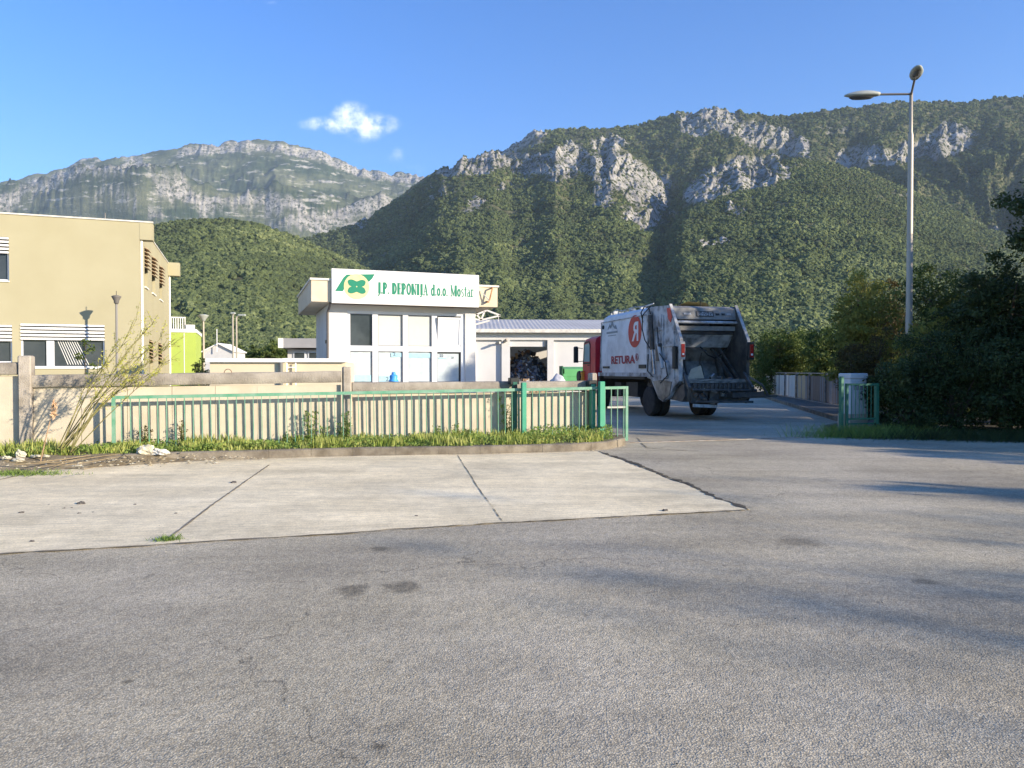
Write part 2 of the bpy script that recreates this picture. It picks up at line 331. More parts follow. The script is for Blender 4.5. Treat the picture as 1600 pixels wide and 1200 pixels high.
def scatter():
    rng = np.random.default_rng(5)
    # equal density in the picture's angles, so count goes with what can be seen
    n = 420000
    i = rng.random(n)*(nu-1.01); j0 = np.searchsorted(Ys, 300); j1 = np.searchsorted(Ys, 3050)
    w8 = np.zeros(nY); dz = np.abs(np.gradient(Z/Yg, axis=0)).mean(1); w8[j0:j1] = np.gradient(Ys)[j0:j1]/Ys[j0:j1]**1.35
    jj = rng.choice(nY, n, p=w8/w8.sum())+rng.random(n)-.5
    jj = np.clip(jj, 0, nY-1.01); a = i.astype(int); b = jj.astype(int); fa = i-a; fb = jj-b
    def S(A): return (A[b,a]*(1-fa)+A[b,a+1]*fa)*(1-fb)+(A[b+1,a]*(1-fa)+A[b+1,a+1]*fa)*fb
    x, y, z, r = S(Xg), S(Yg), S(Z), S(R)
    x = x+rng.normal(size=n)*1.0
    keep = (r < .25+rng.random(n)*.95) & (z > 1)
    cl = fbm(x/40, y/40, 3, 5); keep &= cl > .20+.22*rng.random(n)
    # drop what lies behind the crest as seen from the whole forecourt
    el = Z/Yg; mxp = np.maximum.accumulate(el, 0); hid = S(mxp)-(z+25)/y; keep &= hid < 0
    x, y, z, r = x[keep], y[keep], z[keep], r[keep]
    s = (1.5+3.3*rng.random(len(x))**2.2)*np.clip(y/1700, .85, 1.6)*(1-.35*r)
    me = bpy.data.meshes.new('woodland'); me.vertices.add(len(x)); me.vertices.foreach_set('co', np.stack([x, y, z+.25*s], 1).astype(np.float32).ravel())
    for nm, v in (('sc', s), ('rot', rng.random(len(x))*6.28)):
        at = me.attributes.new(nm, 'FLOAT', 'POINT'); at.data.foreach_set('value', v.astype(np.float32))
    o = bpy.data.objects.new('woodland', me); C.objects.link(o)
    proto = bpy.data.collections.new('crowns')
    for q in range(4):
        bm = bmesh.new(); bmesh.ops.create_icosphere(bm, subdivisions=2, radius=1)
        rr = random.Random(q)
        for v in bm.verts:
            d = v.co.copy(); k = 1+.28*math.sin(d.x*4.1+q)*math.sin(d.y*3.7+2*q)+.22*math.sin(d.z*6+d.x*5+q)+rr.uniform(-.16, .16)
            v.co = Vector((d.x*k, d.y*k, d.z*k*.85+.12))
        m_ = bpy.data.meshes.new('crown'); bm.to_mesh(m_); bm.free(); m_.materials.append(CM)
        c = bpy.data.objects.new('crown_shape', m_); proto.objects.link(c)
    ng = bpy.data.node_groups.new('scatter', 'GeometryNodeTree')
    ng.interface.new_socket('Geometry', in_out='INPUT', socket_type='NodeSocketGeometry'); ng.interface.new_socket('Geometry', in_out='OUTPUT', socket_type='NodeSocketGeometry')
    n_ = ng.nodes; l = ng.links; gi = n_.new('NodeGroupInput'); go = n_.new('NodeGroupOutput')
    mp = n_.new('GeometryNodeMeshToPoints'); ip = n_.new('GeometryNodeInstanceOnPoints'); ci = n_.new('GeometryNodeCollectionInfo')
    ci.inputs['Collection'].default_value = proto; ci.inputs['Separate Children'].default_value = True; ci.inputs['Reset Children'].default_value = True
    l.new(gi.outputs[0], mp.inputs[0]); l.new(mp.outputs[0], ip.inputs['Points']); l.new(ci.outputs[0], ip.inputs['Instance']); ip.inputs['Pick Instance'].default_value = True
    a1 = n_.new('GeometryNodeInputNamedAttribute'); a1.data_type = 'FLOAT'; a1.inputs['Name'].default_value = 'sc'
    a2 = n_.new('GeometryNodeInputNamedAttribute'); a2.data_type = 'FLOAT'; a2.inputs['Name'].default_value = 'rot'
    cx = n_.new('ShaderNodeCombineXYZ'); l.new(a2.outputs[0], cx.inputs[2])
    l.new(a1.outputs[0], ip.inputs['Scale']); l.new(cx.outputs[0], ip.inputs['Rotation']); l.new(ip.outputs[0], go.inputs[0])
    md = o.modifiers.new('scatter', 'NODES'); md.node_group = ng
    print('woodland crowns', len(x))
    tag(o, 'dense green scrub woodland covering the mountain slopes', 'woodland', kind='stuff')
scatter()
# ------------------------------------------------------------------ ground
def nodes_of(m): return m.node_tree.nodes, m.node_tree.links, m.node_tree.nodes['Principled BSDF']
def asphalt_mat():
    m = bpy.data.materials.new('asphalt'); m.use_nodes = True; n, l, b = nodes_of(m)
    b.inputs['Roughness'].default_value = .88; b.inputs['Specular IOR Level'].default_value = .25
    t = n.new('ShaderNodeTexCoord'); P = t.outputs['Object']
    def noise(s, d=4, st=None, r=.6):
        z = n.new('ShaderNodeTexNoise'); z.inputs['Scale'].default_value = s; z.inputs['Detail'].default_value = d; z.inputs['Roughness'].default_value = r
        if st: mp = n.new('ShaderNodeMapping'); mp.inputs['Scale'].default_value = st; mp.inputs['Rotation'].default_value = (0,0,math.radians(-17)); l.new(P, mp.inputs[0]); l.new(mp.outputs[0], z.inputs['Vector'])
        else: l.new(P, z.inputs['Vector'])
        return z.outputs[0]
    def math_(op, a, b_):
        q = n.new('ShaderNodeMath'); q.operation = op
        for i, v in ((0, a), (1, b_)):
            if isinstance(v, (int, float)): q.inputs[i].default_value = v
            else: l.new(v, q.inputs[i])
        return q.outputs[0]
    def mr(f, a, b_, c, d):
        r = n.new('ShaderNodeMapRange'); l.new(f, r.inputs[0])
        for i, v in enumerate((a, b_, c, d)): r.inputs[i+1].default_value = v
        return r.outputs[0]
    vo = n.new('ShaderNodeTexVoronoi'); vo.inputs['Scale'].default_value = 105; l.new(P, vo.inputs['Vector'])
    sp = n.new('ShaderNodeSeparateColor'); l.new(vo.outputs['Color'], sp.inputs[0])
    stone = mr(sp.outputs[0], 0, 1, .72, 1.30)                      # each chip its own grey
    edge = mr(vo.outputs['Distance'], .1, .62, 1.10, .64)
    f = math_('MULTIPLY', stone, edge)
    f = math_('MULTIPLY', f, mr(noise(.35, 6), .35, .65, .76, 1.18))
    f = math_('MULTIPLY', f, mr(noise(.9, 5, (.25, 1.6, 1)), .35, .7, 1.10, .86))   # worn wheel tracks
    f = math_('MULTIPLY', f, mr(noise(9, 6), .3, .7, .88, 1.12))
    mpc = n.new('ShaderNodeVectorMath'); mpc.operation = 'ADD'; l.new(P, mpc.inputs[0])
    nc = n.new('ShaderNodeTexNoise'); nc.inputs['Scale'].default_value = 1.6; nc.inputs['Detail'].default_value = 6; l.new(P, nc.inputs['Vector']); l.new(nc.outputs['Color'], mpc.inputs[1])
    vc = n.new('ShaderNodeTexVoronoi'); vc.feature = 'DISTANCE_TO_EDGE'; vc.inputs['Scale'].default_value = .27; l.new(mpc.outputs[0], vc.inputs['Vector'])
    crk = mr(vc.outputs['Distance'], .0006, .0028, .62, 1)
    crk = math_('MAXIMUM', crk, mr(noise(.5, 3), .45, .55, 0, 1))       # hairline cracks, in places only
    f = math_('MULTIPLY', f, crk)
    vd = n.new('ShaderNodeTexVoronoi'); vd.inputs['Scale'].default_value = 2.3; l.new(P, vd.inputs['Vector'])
    f = math_('MULTIPLY', f, mr(vd.outputs['Distance'], .03, .07, .72, 1))   # small tar spots
    for x, y, rx, ry, k in ((550,921,27,10,.5),(627,917,32,9,.5),(590,857,18,4,.55),(1250,847,36,8,.62),(1447,908,20,5,.62),(195,1065,9,3,.5),(590,1167,14,5,.5),(1500,845,120,9,.86)):
        c = G(x, y); wx = rx/F*c.y; wy = ry/F*c.y*c.y/H
        v = n.new('ShaderNodeVectorMath'); v.operation = 'SUBTRACT'; l.new(P, v.inputs[0]); v.inputs[1].default_value = c
        v2 = n.new('ShaderNodeVectorMath'); v2.operation = 'MULTIPLY'; l.new(v.outputs[0], v2.inputs[0]); v2.inputs[1].default_value = (1/wx, 1/wy, 0)
        v3 = n.new('ShaderNodeVectorMath'); v3.operation = 'LENGTH'; l.new(v2.outputs[0], v3.inputs[0])
        d = math_('ADD', v3.outputs['Value'], mr(noise(5, 5), .3, .7, -.45, .45))
        f = math_('MULTIPLY', f, mr(d, .55, 1.25, k, 1))
    cr = n.new('ShaderNodeMix'); cr.data_type = 'RGBA'; l.new(mr(noise(.22, 4), .4, .6, 0, 1), cr.inputs[0])
    cr.inputs[6].default_value = (.55,.475,.33,1); cr.inputs[7].default_value = (.53,.465,.345,1)
    vm = n.new('ShaderNodeVectorMath'); vm.operation = 'SCALE'; l.new(cr.outputs[2], vm.inputs[0]); l.new(f, vm.inputs['Scale']); l.new(vm.outputs[0], b.inputs['Base Color'])
    k = n.new('ShaderNodeBump'); k.inputs['Strength'].default_value = .6; k.inputs['Distance'].default_value = .004; l.new(vo.outputs['Distance'], k.inputs['Height']); k.invert = True
    k2 = n.new('ShaderNodeBump'); k2.inputs['Strength'].default_value = .35; k2.inputs['Distance'].default_value = .02; l.new(noise(11, 5), k2.inputs['Height']); l.new(k.outputs[0], k2.inputs['Normal'])
    l.new(k2.outputs[0], b.inputs['Normal'])
    return m
ASPH = asphalt_mat()
def conc_mat():
    m = bpy.data.materials.new('concrete_paving'); m.use_nodes = True; n, l, b = nodes_of(m); b.inputs['Roughness'].default_value = .92; b.inputs['Specular IOR Level'].default_value = .12
    t = n.new('ShaderNodeTexCoord'); P = t.outputs['Object']
    def noise(s, d, st=(1,1,1), rot=0):
        mp = n.new('ShaderNodeMapping'); mp.inputs['Scale'].default_value = st; mp.inputs['Rotation'].default_value = (0,0,rot); l.new(P, mp.inputs[0])
        z = n.new('ShaderNodeTexNoise'); z.inputs['Scale'].default_value = s; z.inputs['Detail'].default_value = d; z.inputs['Roughness'].default_value = .65; l.new(mp.outputs[0], z.inputs['Vector']); return z.outputs[0]
    def mr(f, a, b_, c, d):
        r = n.new('ShaderNodeMapRange'); l.new(f, r.inputs[0])
        for i, v in enumerate((a, b_, c, d)): r.inputs[i+1].default_value = v
        return r.outputs[0]
    def mul(a, b_): q = n.new('ShaderNodeMath'); q.operation = 'MULTIPLY'; l.new(a, q.inputs[0]); l.new(b_, q.inputs[1]); return q.outputs[0]
    f = mul(mr(noise(.7, 8), .33, .67, .78, 1.12), mr(noise(1.1, 6, (.22, 2.2, 1), math.radians(-14)), .32, .7, 1.10, .82))
    f = mul(f, mr(noise(55, 3), .3, .7, .80, 1.18)); f = mul(f, mr(noise(6, 7), .35, .66, 1.07, .88))
    v = n.new('ShaderNodeTexVoronoi'); v.inputs['Scale'].default_value = 3.1; l.new(P, v.inputs['Vector']); f = mul(f, mr(v.outputs['Distance'], .02, .06, .68, 1))
    w_ = n.new('ShaderNodeTexWave'); w_.inputs['Scale'].default_value = 2.6; w_.inputs['Distortion'].default_value = 3; w_.inputs['Detail'].default_value = 4; mp = n.new('ShaderNodeMapping'); mp.inputs['Rotation'].default_value = (0,0,math.radians(76)); l.new(P, mp.inputs[0]); l.new(mp.outputs[0], w_.inputs['Vector']); f = mul(f, mr(w_.outputs[1], 0, 1, .955, 1.03))
    x = n.new('ShaderNodeMix'); x.data_type = 'RGBA'; l.new(mr(noise(.4, 5), .4, .62, 0, 1), x.inputs[0]); x.inputs[6].default_value = (.87,.735,.48,1); x.inputs[7].default_value = (.83,.715,.485,1)
    s_ = n.new('ShaderNodeVectorMath'); s_.operation = 'SCALE'; l.new(x.outputs[2], s_.inputs[0]); l.new(f, s_.inputs['Scale']); l.new(s_.outputs[0], b.inputs['Base Color'])
    k = n.new('ShaderNodeBump'); k.inputs['Strength'].default_value = .6; k.inputs['Distance'].default_value = .006; l.new(noise(38, 6), k.inputs['Height']); l.new(k.outputs[0], b.inputs['Normal'])
    return m
CONC = conc_mat()
JOINT = M('joint_dirt', (.17,.145,.10), (.32,.27,.19), 8, .95, .3, 50, spec=.1)
SOIL = M('soil', (.16,.125,.075), (.27,.23,.16), 4, .95, .8, 30, detail=10, spec=.1)
KERB = M('kerb_stone', (.25,.22,.175), (.13,.11,.085), 3.5, .9, .6, 40, detail=8, spec=.15)
DRY = M('dry_ground', (.12,.12,.05), (.2,.17,.09), .3, .95, detail=8, spec=.1)
def sheet(name, poly, z, mat, parent=None, jit=0, step=.12, seed=1):
    """flat sheet; jit makes the outline ragged"""
    pts = []; n = len(poly); rr = random.Random(seed)
    for i in range(n):
        a = Vector(poly[i]); b = Vector(poly[(i+1) % n]); k = max(1, int((b-a).length/step)) if jit else 1
        for q in range(k):
            p = a.lerp(b, q/k)
            if jit: nn = Vector((-(b-a).y, (b-a).x)).normalized(); p += nn*(rr.uniform(-jit, jit)*.5+jit*.8*math.sin(q*.37+i))
            pts.append((p.x, p.y, z))
    bm = bmesh.new(); bm.faces.new([bm.verts.new(p) for p in pts]); bmesh.ops.triangulate(bm, faces=bm.faces)
    me = bpy.data.meshes.new(name); bm.to_mesh(me); bm.free(); me.materials.append(mat)
    for p in me.polygons:
        if p.normal.z < 0: me.flip_normals(); break
    o = bpy.data.objects.new(name, me); C.objects.link(o); o.parent = parent
    return o
g = MB().box(-900, 900, -700, 115, -.6, -.08).build('ground', DRY); tag(g, kind='structure')
yard = tag(sheet('asphalt_yard', [(-60,-40),(40,-40),(60,110),(-60,110)], 0, ASPH), kind='structure')
def g2(x, y): p = G(x, y); return (p.x, p.y)
kerbline = [(-15,9.8),(-8.4,12.05),(-5.9,13.05),(-3.0,13.83),(-.6,14.15),(1.2,14.6),(2.0,15.1),(2.45,15.9)]
slab_poly = [(-16, 3.15), g2(0,866), g2(380,843), g2(785,817), g2(1172,797), g2(935,706)]+[(x, y-.02) for x, y in kerbline[::-1][2:]]+[(-16, 9.4)]
slab = tag(sheet('concrete_apron', slab_poly, .006, CONC, jit=.03, step=.09), kind='structure')
def strip(name, pts, w, z, mat, parent, seed=0, wob=.5):
    rr = random.Random(seed); P = []
    for a, b in zip(pts, pts[1:]):
        a = Vector(a); b = Vector(b); k = max(2, int((b-a).length/.1))
        P += [a.lerp(b, q/k) for q in range(k)]
    P.append(Vector(pts[-1])); mb = MB(); vs = []; off = 0
    for i, p in enumerate(P):
        d = (P[min(i+1, len(P)-1)]-P[max(0, i-1)]).normalized(); n_ = Vector((-d.y, d.x)); ww = w*(rr.uniform(1-wob, 1+wob)); off = off*.8+rr.uniform(-1, 1)*w*.35*wob
        c = p+n_*off
        vs += [(c.x-n_.x*ww/2, c.y-n_.y*ww/2, z), (c.x+n_.x*ww/2, c.y+n_.y*ww/2, z)]
    mb.add(vs, [(2*i, 2*i+1, 2*i+3, 2*i+2) for i in range(len(P)-1)])
    return mb.build(name, mat, parent)
strip('slab_joint', [g2(420,727), g2(330,790), g2(256,846)], .024, .010, JOINT, slab, 1, .4)
strip('slab_joint', [g2(715,712), g2(745,760), g2(785,815)], .012, .010, JOINT, slab, 2, .8)
strip('slab_joint', [(-7.6,12.0), (-7.2,6.6), (-6.9,5.5)], .03, .010, JOINT, slab, 3)
strip('edge_crack', [g2(938,706), g2(1000,727), g2(1080,760), g2(1172,797)], .07, .0105, M('crack_dark', (.05,.045,.035), (.12,.10,.07), 7, .95), slab, 4, .85)
strip('edge_crack', [g2(-20,868), g2(380,844), g2(785,818), g2(1165,798)], .03, .0105, JOINT, slab, 5, .95)
tag(strip('road_crack', [g2(995,684), g2(1010,700), g2(1100,706)], .03, .006, JOINT, None, 6, .9), kind='structure')
gtr = tag(MB().box(0, 7.0, -.06, .06, .0, .012).build('gate_track', M('track_steel', (.32,.30,.27), (.2,.15,.1), 8, .5, metal=.3)), kind='structure')
gtr.location = (2.3, 16.32, 0); gtr.rotation_euler.z = math.atan(.3)
# verge between kerb and wall
TH = math.atan(.3)
def fence_y(x, off=0): return 15.629+.3*x+off/math.cos(TH)
vp = [(x, y+.1) for x, y in kerbline]+[(2.5, fence_y(2.5, .34))]+[(-15, fence_y(-15, .34))]
verge = MB()
bm_pts = [(x, y, .15) for x, y in vp]
vg = sheet('verge', vp, .15, SOIL); tag(vg, kind='structure')
kb = MB()
for i, (a, b) in enumerate(zip(kerbline, kerbline[1:])):
    a = Vector(a); b = Vector(b); n_ = int((b-a).length/.9)+1
    for q in range(n_):
        p = a.lerp(b, q/n_); r = a.lerp(b, (q+1)/n_); d = (r-p).normalized(); nn = Vector((-d.y, d.x)); p = p+d*.002; r = r-d*.002
        h = .158+random.uniform(-.003, .003); j = random.uniform(-.008, .008)
        base = [p+nn*j, r+nn*j, r+nn*.15, p+nn*.15]; top = [p+nn*(j+.03), r+nn*(j+.03), r+nn*.15, p+nn*.15]
        kb.add([(v.x, v.y, -.02) for v in base]+[(v.x, v.y, h-.02) for v in base[:2]]+[(v.x, v.y, h) for v in top], [(0,1,5,4),(4,5,7,6),(6,7,8,9),(1,2,8,7,5),(0,4,6,9,3),(2,3,9,8)])
tag(kb.build('kerb', KERB), kind='structure')
# verge earth spilling over the kerb at the left end, where the pavement edge is buried
mnd = []; nxm, nym = 60, 14
for j in range(nym):
    for i in range(nxm):
        x = -15+i*(11.0)/(nxm-1); t = j/(nym-1); ky = np.interp(x, [p[0] for p in kerbline], [p[1] for p in kerbline])
        wd = .62*max(0, min(1, (-5.0-x)/2.2))+.03
        y = ky-wd+t*(wd+.5); z = .19*math.sin(min(1, t*1.15)*1.57)*max(0, min(1, (-5.2-x)/1.2))-.01+.02*math.sin(x*7+y*5)*t
        mnd.append((x, y, z))
tag(npmesh('spilled_soil', mnd, [(j*nxm+i, j*nxm+i+1, (j+1)*nxm+i+1, (j+1)*nxm+i) for j in range(nym-1) for i in range(nxm-1)], SOIL, smooth=True), kind='structure')

# ------------------------------------------------------------------ boundary wall
PANEL = M('wall_panel', (.53,.475,.375), (.44,.385,.30), 1.6, .9, .25, 50, detail=8, spec=.15)
COPE = M('coping_concrete', (.36,.325,.275), (.17,.15,.125), 2.2, .95, .8, 35, detail=10, spec=.1, lo=.35, hi=.7)
POSTC = M('post_concrete', (.40,.36,.31), (.25,.22,.18), 3, .92, .6, 45, detail=8, spec=.1)
wall = thing('boundary_wall', 'cream precast concrete boundary wall with grey-brown coping and square posts behind the green gate', 'wall', (-15, fence_y(-15, .34), 0), TH)
def WS(x): return (x+15)/math.cos(TH)          # wall coordinate of world X
def wallseg(x0, x1, z0, z1, top, seg=.77):
    s0, s1 = WS(x0), WS(x1); p = MB(); s = s0; r = random.Random(int(s0*10))
    while s < s1-.02:
        e = min(s+seg, s1); e = s1 if s1-e < .15 else e
        p.box(s+.004, e-.004, .0, .08, -.1, top-.24); s = e
    p.build('panel', PANEL, wall)
    c = MB(); c.M = Matrix.Translation((0, 0, 0)); n_ = 24     # slightly uneven coping beam
    pr = [(-.07,0),(-.085,.02),(-.085,.19),(-.07,.215),(-.03,.225),(.13,.22),(.15,.2),(.15,0)]
    vs = []; fs = []
    for i in range(n_+1):
        s = s0+(s1-s0)*i/n_; zz = z0+(z1-z0)*i/n_-.0
        for y, z in pr: vs.append((s, y+r.uniform(-.003, .003), zz-.225+z+r.uniform(-.004, .004)))
    k = len(pr)
    for i in range(n_):
        for j in range(k): fs.append((i*k+j, i*k+(j+1) % k, (i+1)*k+(j+1) % k, (i+1)*k+j))
    fs += [tuple(range(k)), tuple(range(n_*k+k-1, n_*k-1, -1))]
    c.add(vs, fs); c.build('coping', COPE, wall, angle=40)
wallseg(-14.9, -8.92, 1.74, 1.76, 1.75)
wallseg(-8.70, -3.47, 1.53, 1.60, 1.56)
wallseg(-3.26, 1.72, 1.375, 1.385, 1.375)
for x, h, w_ in ((-8.80, 1.88, .21), (-3.365, 1.69, .17), (1.80, 1.56, .13)):
    p = MB(); s = WS(x); p.bbox(s-w_/2, s+w_/2, -.13, .12, -.1, h, .02); p.build('post', POSTC, wall)
ring = MB(); ring.tube([(WS(-5.53)+.07*math.cos(a), .03, 1.565+.075*math.sin(a)) for a in np.linspace(.0, math.pi, 9)], .007, 6); ring.build('lifting_loop', M('rust', (.22,.10,.05), (.12,.06,.04), 20, .8), wall)

# ------------------------------------------------------------------ green sliding gate
GREEN = M('green_gate_paint', (.035,.27,.155), (.06,.30,.19), 5, .45, .15, 60, spec=.4, detail=8)
GREENF = M('faded_green_paint', (.085,.26,.16), (.20,.33,.25), 4, .55, .2, 60, spec=.35, detail=8)
BLACK = M('black_plastic', (.02,.022,.022), rough=.5)
DKG = M('green_shade_dark', (.02,.10,.07), (.03,.13,.09), 5, .5)  # green darkened for the unlit post behind its lit twin
gate = thing('sliding_gate', 'long green steel sliding gate of upright bars, slid open along the boundary wall', 'gate', (2.57, 16.4, 0), TH)
def GS(px): u = (px-800)/F; X = u*15.629/(1-.3*u); return (X-2.57)/math.cos(TH)
def topz(s): return 1.265+.0115*s
s0, s1 = GS(174.5), GS(981)
m = MB()
for a, b in zip(np.linspace(s0, s1, 13), np.linspace(s0, s1, 13)[1:]):
    m.bar((a, 0, topz(a)-.03), (b, 0, topz(b)-.03), .05, .06)
m.build('top_rail', GREENF, gate)
m = MB().bar((s0, 0, .08), (s1, 0, .085), .05, .07); m.build('bottom_rail', GREENF, gate)
for s in (s0+.025, s1-.03): MB().bar((s, 0, .1), (s, 0, topz(s)-.06), .06, .05).build('end_post', GREENF, gate)
m = MB(); s = s0+.16; nb = 0; rr = random.Random(3)
while s < s1-.1:
    if not (GS(926) < s < GS(943)): m.bar((s+rr.uniform(-.006,.006), 0, .115), (s-.01+.012*min(1,max(0,(s+3)/2)), 0, topz(s)-.055), .013, .038, up=(0,1,0)); nb += 1
    s += .1525
m.build('upright_bars', GREENF, gate)
m = MB().bar((GS(949), .0, .80), (GS(977), .0, .80), .035, .04); m.build('middle_rail', M('galvanised', (.42,.42,.40), (.3,.3,.28), 6, .4, metal=.5), gate)
def gatepost(px, off, w_, h, lab, mat, cap=False, rz=0):
    s = GS(px); X = 2.57+s*math.cos(TH)-off*math.sin(TH); Y = 16.4+s*math.sin(TH)+off*math.cos(TH)
    t = thing('gate_post', lab, 'gate post', (X, Y, 0), TH+rz, 'green guide posts of the sliding gate')
    MB().bbox(-w_/2, w_/2, -w_/2, w_/2, -.05, h, .008).build('post', mat, t)
    if cap:
        MB().bbox(-.10, .10, -.04, .16, h-.05, h+.09, .012).build('guide_housing', BLACK, t)
        MB().lathe([(.035,-.03),(.04,0),(.035,.03)], (0,-.06,h-.10), 'y', 12).build('guide_roller', BLACK, t)
        MB().tube([(-.03,.10,h-.10),(.02,.13,h-.24),(0,.10,h-.40)], .006, 6).build('cable', BLACK, t)
    return t
gatepost(816, -.10, .10, 1.36, 'front green guide post of the gate midway along the boundary wall', GREEN)
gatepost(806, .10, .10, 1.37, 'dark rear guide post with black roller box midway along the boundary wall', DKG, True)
gatepost(937, -.10, .12, 1.375, 'front green guide post beside the open gateway', GREEN)
gatepost(928.5, .10, .11, 1.31, 'rear green guide post with black roller box beside the open gateway', GREEN, True)

# right hand fixed panel at the far side of the gateway
gp = thing('fence_panel', 'short green bar fence panel right of the gateway before the white cabinet', 'fence', (8.13, 18.05, 0), TH)
DG2 = M('green_shade_darkened', (.018,.12,.075), (.03,.15,.10), 4, .5, .15, 60)  # green darkened to carry the tree shade lying on this panel
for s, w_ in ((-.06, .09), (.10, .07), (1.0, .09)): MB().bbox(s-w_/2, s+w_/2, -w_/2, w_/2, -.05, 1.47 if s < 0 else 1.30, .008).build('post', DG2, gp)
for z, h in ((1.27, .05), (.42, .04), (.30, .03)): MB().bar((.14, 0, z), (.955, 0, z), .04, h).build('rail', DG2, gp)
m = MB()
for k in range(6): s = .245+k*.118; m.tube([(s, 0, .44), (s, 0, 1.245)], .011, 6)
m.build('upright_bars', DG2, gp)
# white cabinet
WHITE = M('white_cabinet_paint', (.55,.57,.60), (.46,.48,.50), 3, .5, .05, 30)
cb_ = thing('utility_cabinet', 'white metal utility cabinet standing behind the green fence panel', 'cabinet', (8.85, 19.1, 0), TH)
MB().bbox(-.26, .26, -.2, .2, .5, 1.42, .015).build('body', WHITE, cb_)
MB().bbox(-.28, .28, -.23, .22, 1.422, 1.545, .02).build('roof', WHITE, cb_)
d = MB().bbox(-.23, .23, -.218, -.203, .54, 1.38, .004).build('door', WHITE, cb_)
MB().box(.2, .225, -.24, -.219, .9, 1.0).build('handle', BLACK, d)
v = MB()
for k in range(7): v.box(-.18, .18, -.224, -.2195, 1.12+k*.025, 1.13+k*.025)
v.build('vent', M('vent_dark', (.1,.1,.1)), d)
MB().box(-.28, .28, -.22, .22, -.05, .498).build('plinth', POSTC, cb_)

# ------------------------------------------------------------------ road edge behind the gate and board fence
E0 = Vector((10.2, 22.8)); E1 = Vector((15.4, 45.5))
rd = MB(); d = (E1-E0).normalized(); nn = Vector((d.y, -d.x))
pts = [E0-d*3.4-nn*1.1, E0-d*1.5-nn*.2, E0, E1, E1+d*25]
for a, b in zip(pts, pts[1:]):
    L_ = (b-a).length; k = int(L_/1.0)+1
    for q in range(k):
        p = a.lerp(b, q/k); r = a.lerp(b, (q+.985)/k); n2 = nn*.16
        rd.add([(v.x, v.y, z) for z in (-.02, .15) for v in (p, r, r+n2, p+n2)], [(3,2,1,0),(4,5,6,7),(0,1,5,4),(1,2,6,5),(2,3,7,6),(3,0,4,7)])
tag(rd.build('road_kerb', KERB), kind='structure')
pv = [(v.x, v.y) for v in (pts[0]+nn*.16, pts[1]+nn*.16, pts[2]+nn*.16, pts[3]+nn*.16, pts[3]+nn*9, pts[1]+nn*9, pts[0]+nn*6)]
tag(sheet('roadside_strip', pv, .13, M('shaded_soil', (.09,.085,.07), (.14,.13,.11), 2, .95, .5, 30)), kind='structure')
BO = [M('board_sunlit', (.60,.585,.54), (.45,.43,.39), 2.5, .8, stretch=(8,8,.6)), M('board_brown', (.17,.11,.075), (.26,.19,.14), 2.5, .85, stretch=(8,8,.6)), M('board_grey', (.30,.28,.26), (.2,.18,.17), 2.5, .85, stretch=(8,8,.6)), M('board_tan', (.47,.31,.15), (.52,.40,.26), 2.5, .8, stretch=(8,8,.6))]
A = G(1322, 636, .13); fA = Vector((13.7, 30.2, 0)); fB = Vector((17.1, 49.5, 0)); fd = (fB-fA).normalized()
bf = thing('board_fence', 'weathered vertical board fence with steel top rail along the road behind the truck', 'fence', fA, math.atan2(fd.y, fd.x))
LF = (fB-fA).length; STEEL = M('dull_steel', (.33,.32,.30), (.2,.17,.14), 5, .5, metal=.3)
ms = MB(); s = 0; rr = random.Random(9)
while s < LF:
    px_ = 800+F*(fA.x+fd.x*s)/(fA.y+fd.y*s); w_ = rr.uniform(.16, .24)
    c = 1 if px_ > 1262 else 3 if px_ > 1243 else 0 if px_ > 1192 else 1  # pale boards along the sunlit stretch: the light is in their colour
    if rr.random() < .13: c = 2
    ms.box(s, s+w_-.018, -.012, .012, .16+rr.uniform(0,.05), 1.36+rr.uniform(-.02,.03), c); s += w_
ms.build('boards', BO, bf)
MB().bar((-.1, .05, 1.50), (LF, .05, 1.50), .05, .05).build('top_rail', STEEL, bf)
MB().bar((-.1, .05, .12), (LF, .05, .12), .08, .08).build('bottom_rail', STEEL, bf)
for s in np.arange(0, LF+.1, 3.2):
    MB().bar((s, .06, .0), (s, .06, 1.54), .06).build('post', STEEL, bf)
    MB().lathe([(.0,-.05),(.05,-.03),(.06,0),(.05,.04),(0,.06)], (s, .0, 1.47), 'z', 10).build('knob', M('knob_white', (.7,.68,.62)) if s == 0 else bpy.data.materials['knob_white'], bf)
# ------------------------------------------------------------------ buildings
R20 = math.radians(20)
PLAST = M('white_render', (.56,.555,.55), (.50,.495,.49), 1.3, .85, .15, 60, spec=.15)
PVC = M('white_window_frame', (.60,.62,.66), rough=.35)
GLASS = M('dark_glass', (.022,.028,.036), (.05,.06,.07), 1.2, .12, spec=.25)
def text_obj(name, s, size, mat, parent, loc, rot, ext=.004, off=0, sx=1, mirror=False):
    cu_ = bpy.data.curves.new('t', 'FONT'); cu_.body = s; cu_.size = size; cu_.extrude = ext; cu_.offset = off; cu_.align_x = 'LEFT'
    t = bpy.data.objects.new('t', cu_); C.objects.link(t); bpy.context.view_layer.update()
    dg = bpy.context.evaluated_depsgraph_get(); me = bpy.data.meshes.new_from_object(t.evaluated_get(dg)); bpy.data.objects.remove(t)
    me.materials.clear(); me.materials.append(mat)
    xs = [v.co.x for v in me.vertices]; x0, x1 = min(xs), max(xs)
    for v in me.vertices:
        v.co.x = (v.co.x-x0)*sx
        if mirror: v.co.x = (x1-x0)*sx-v.co.x
    if mirror: me.flip_normals()
    o = bpy.data.objects.new(name, me); C.objects.link(o); o.parent = parent; o.location = loc; o.rotation_euler = rot
    return o, (x1-x0)*sx
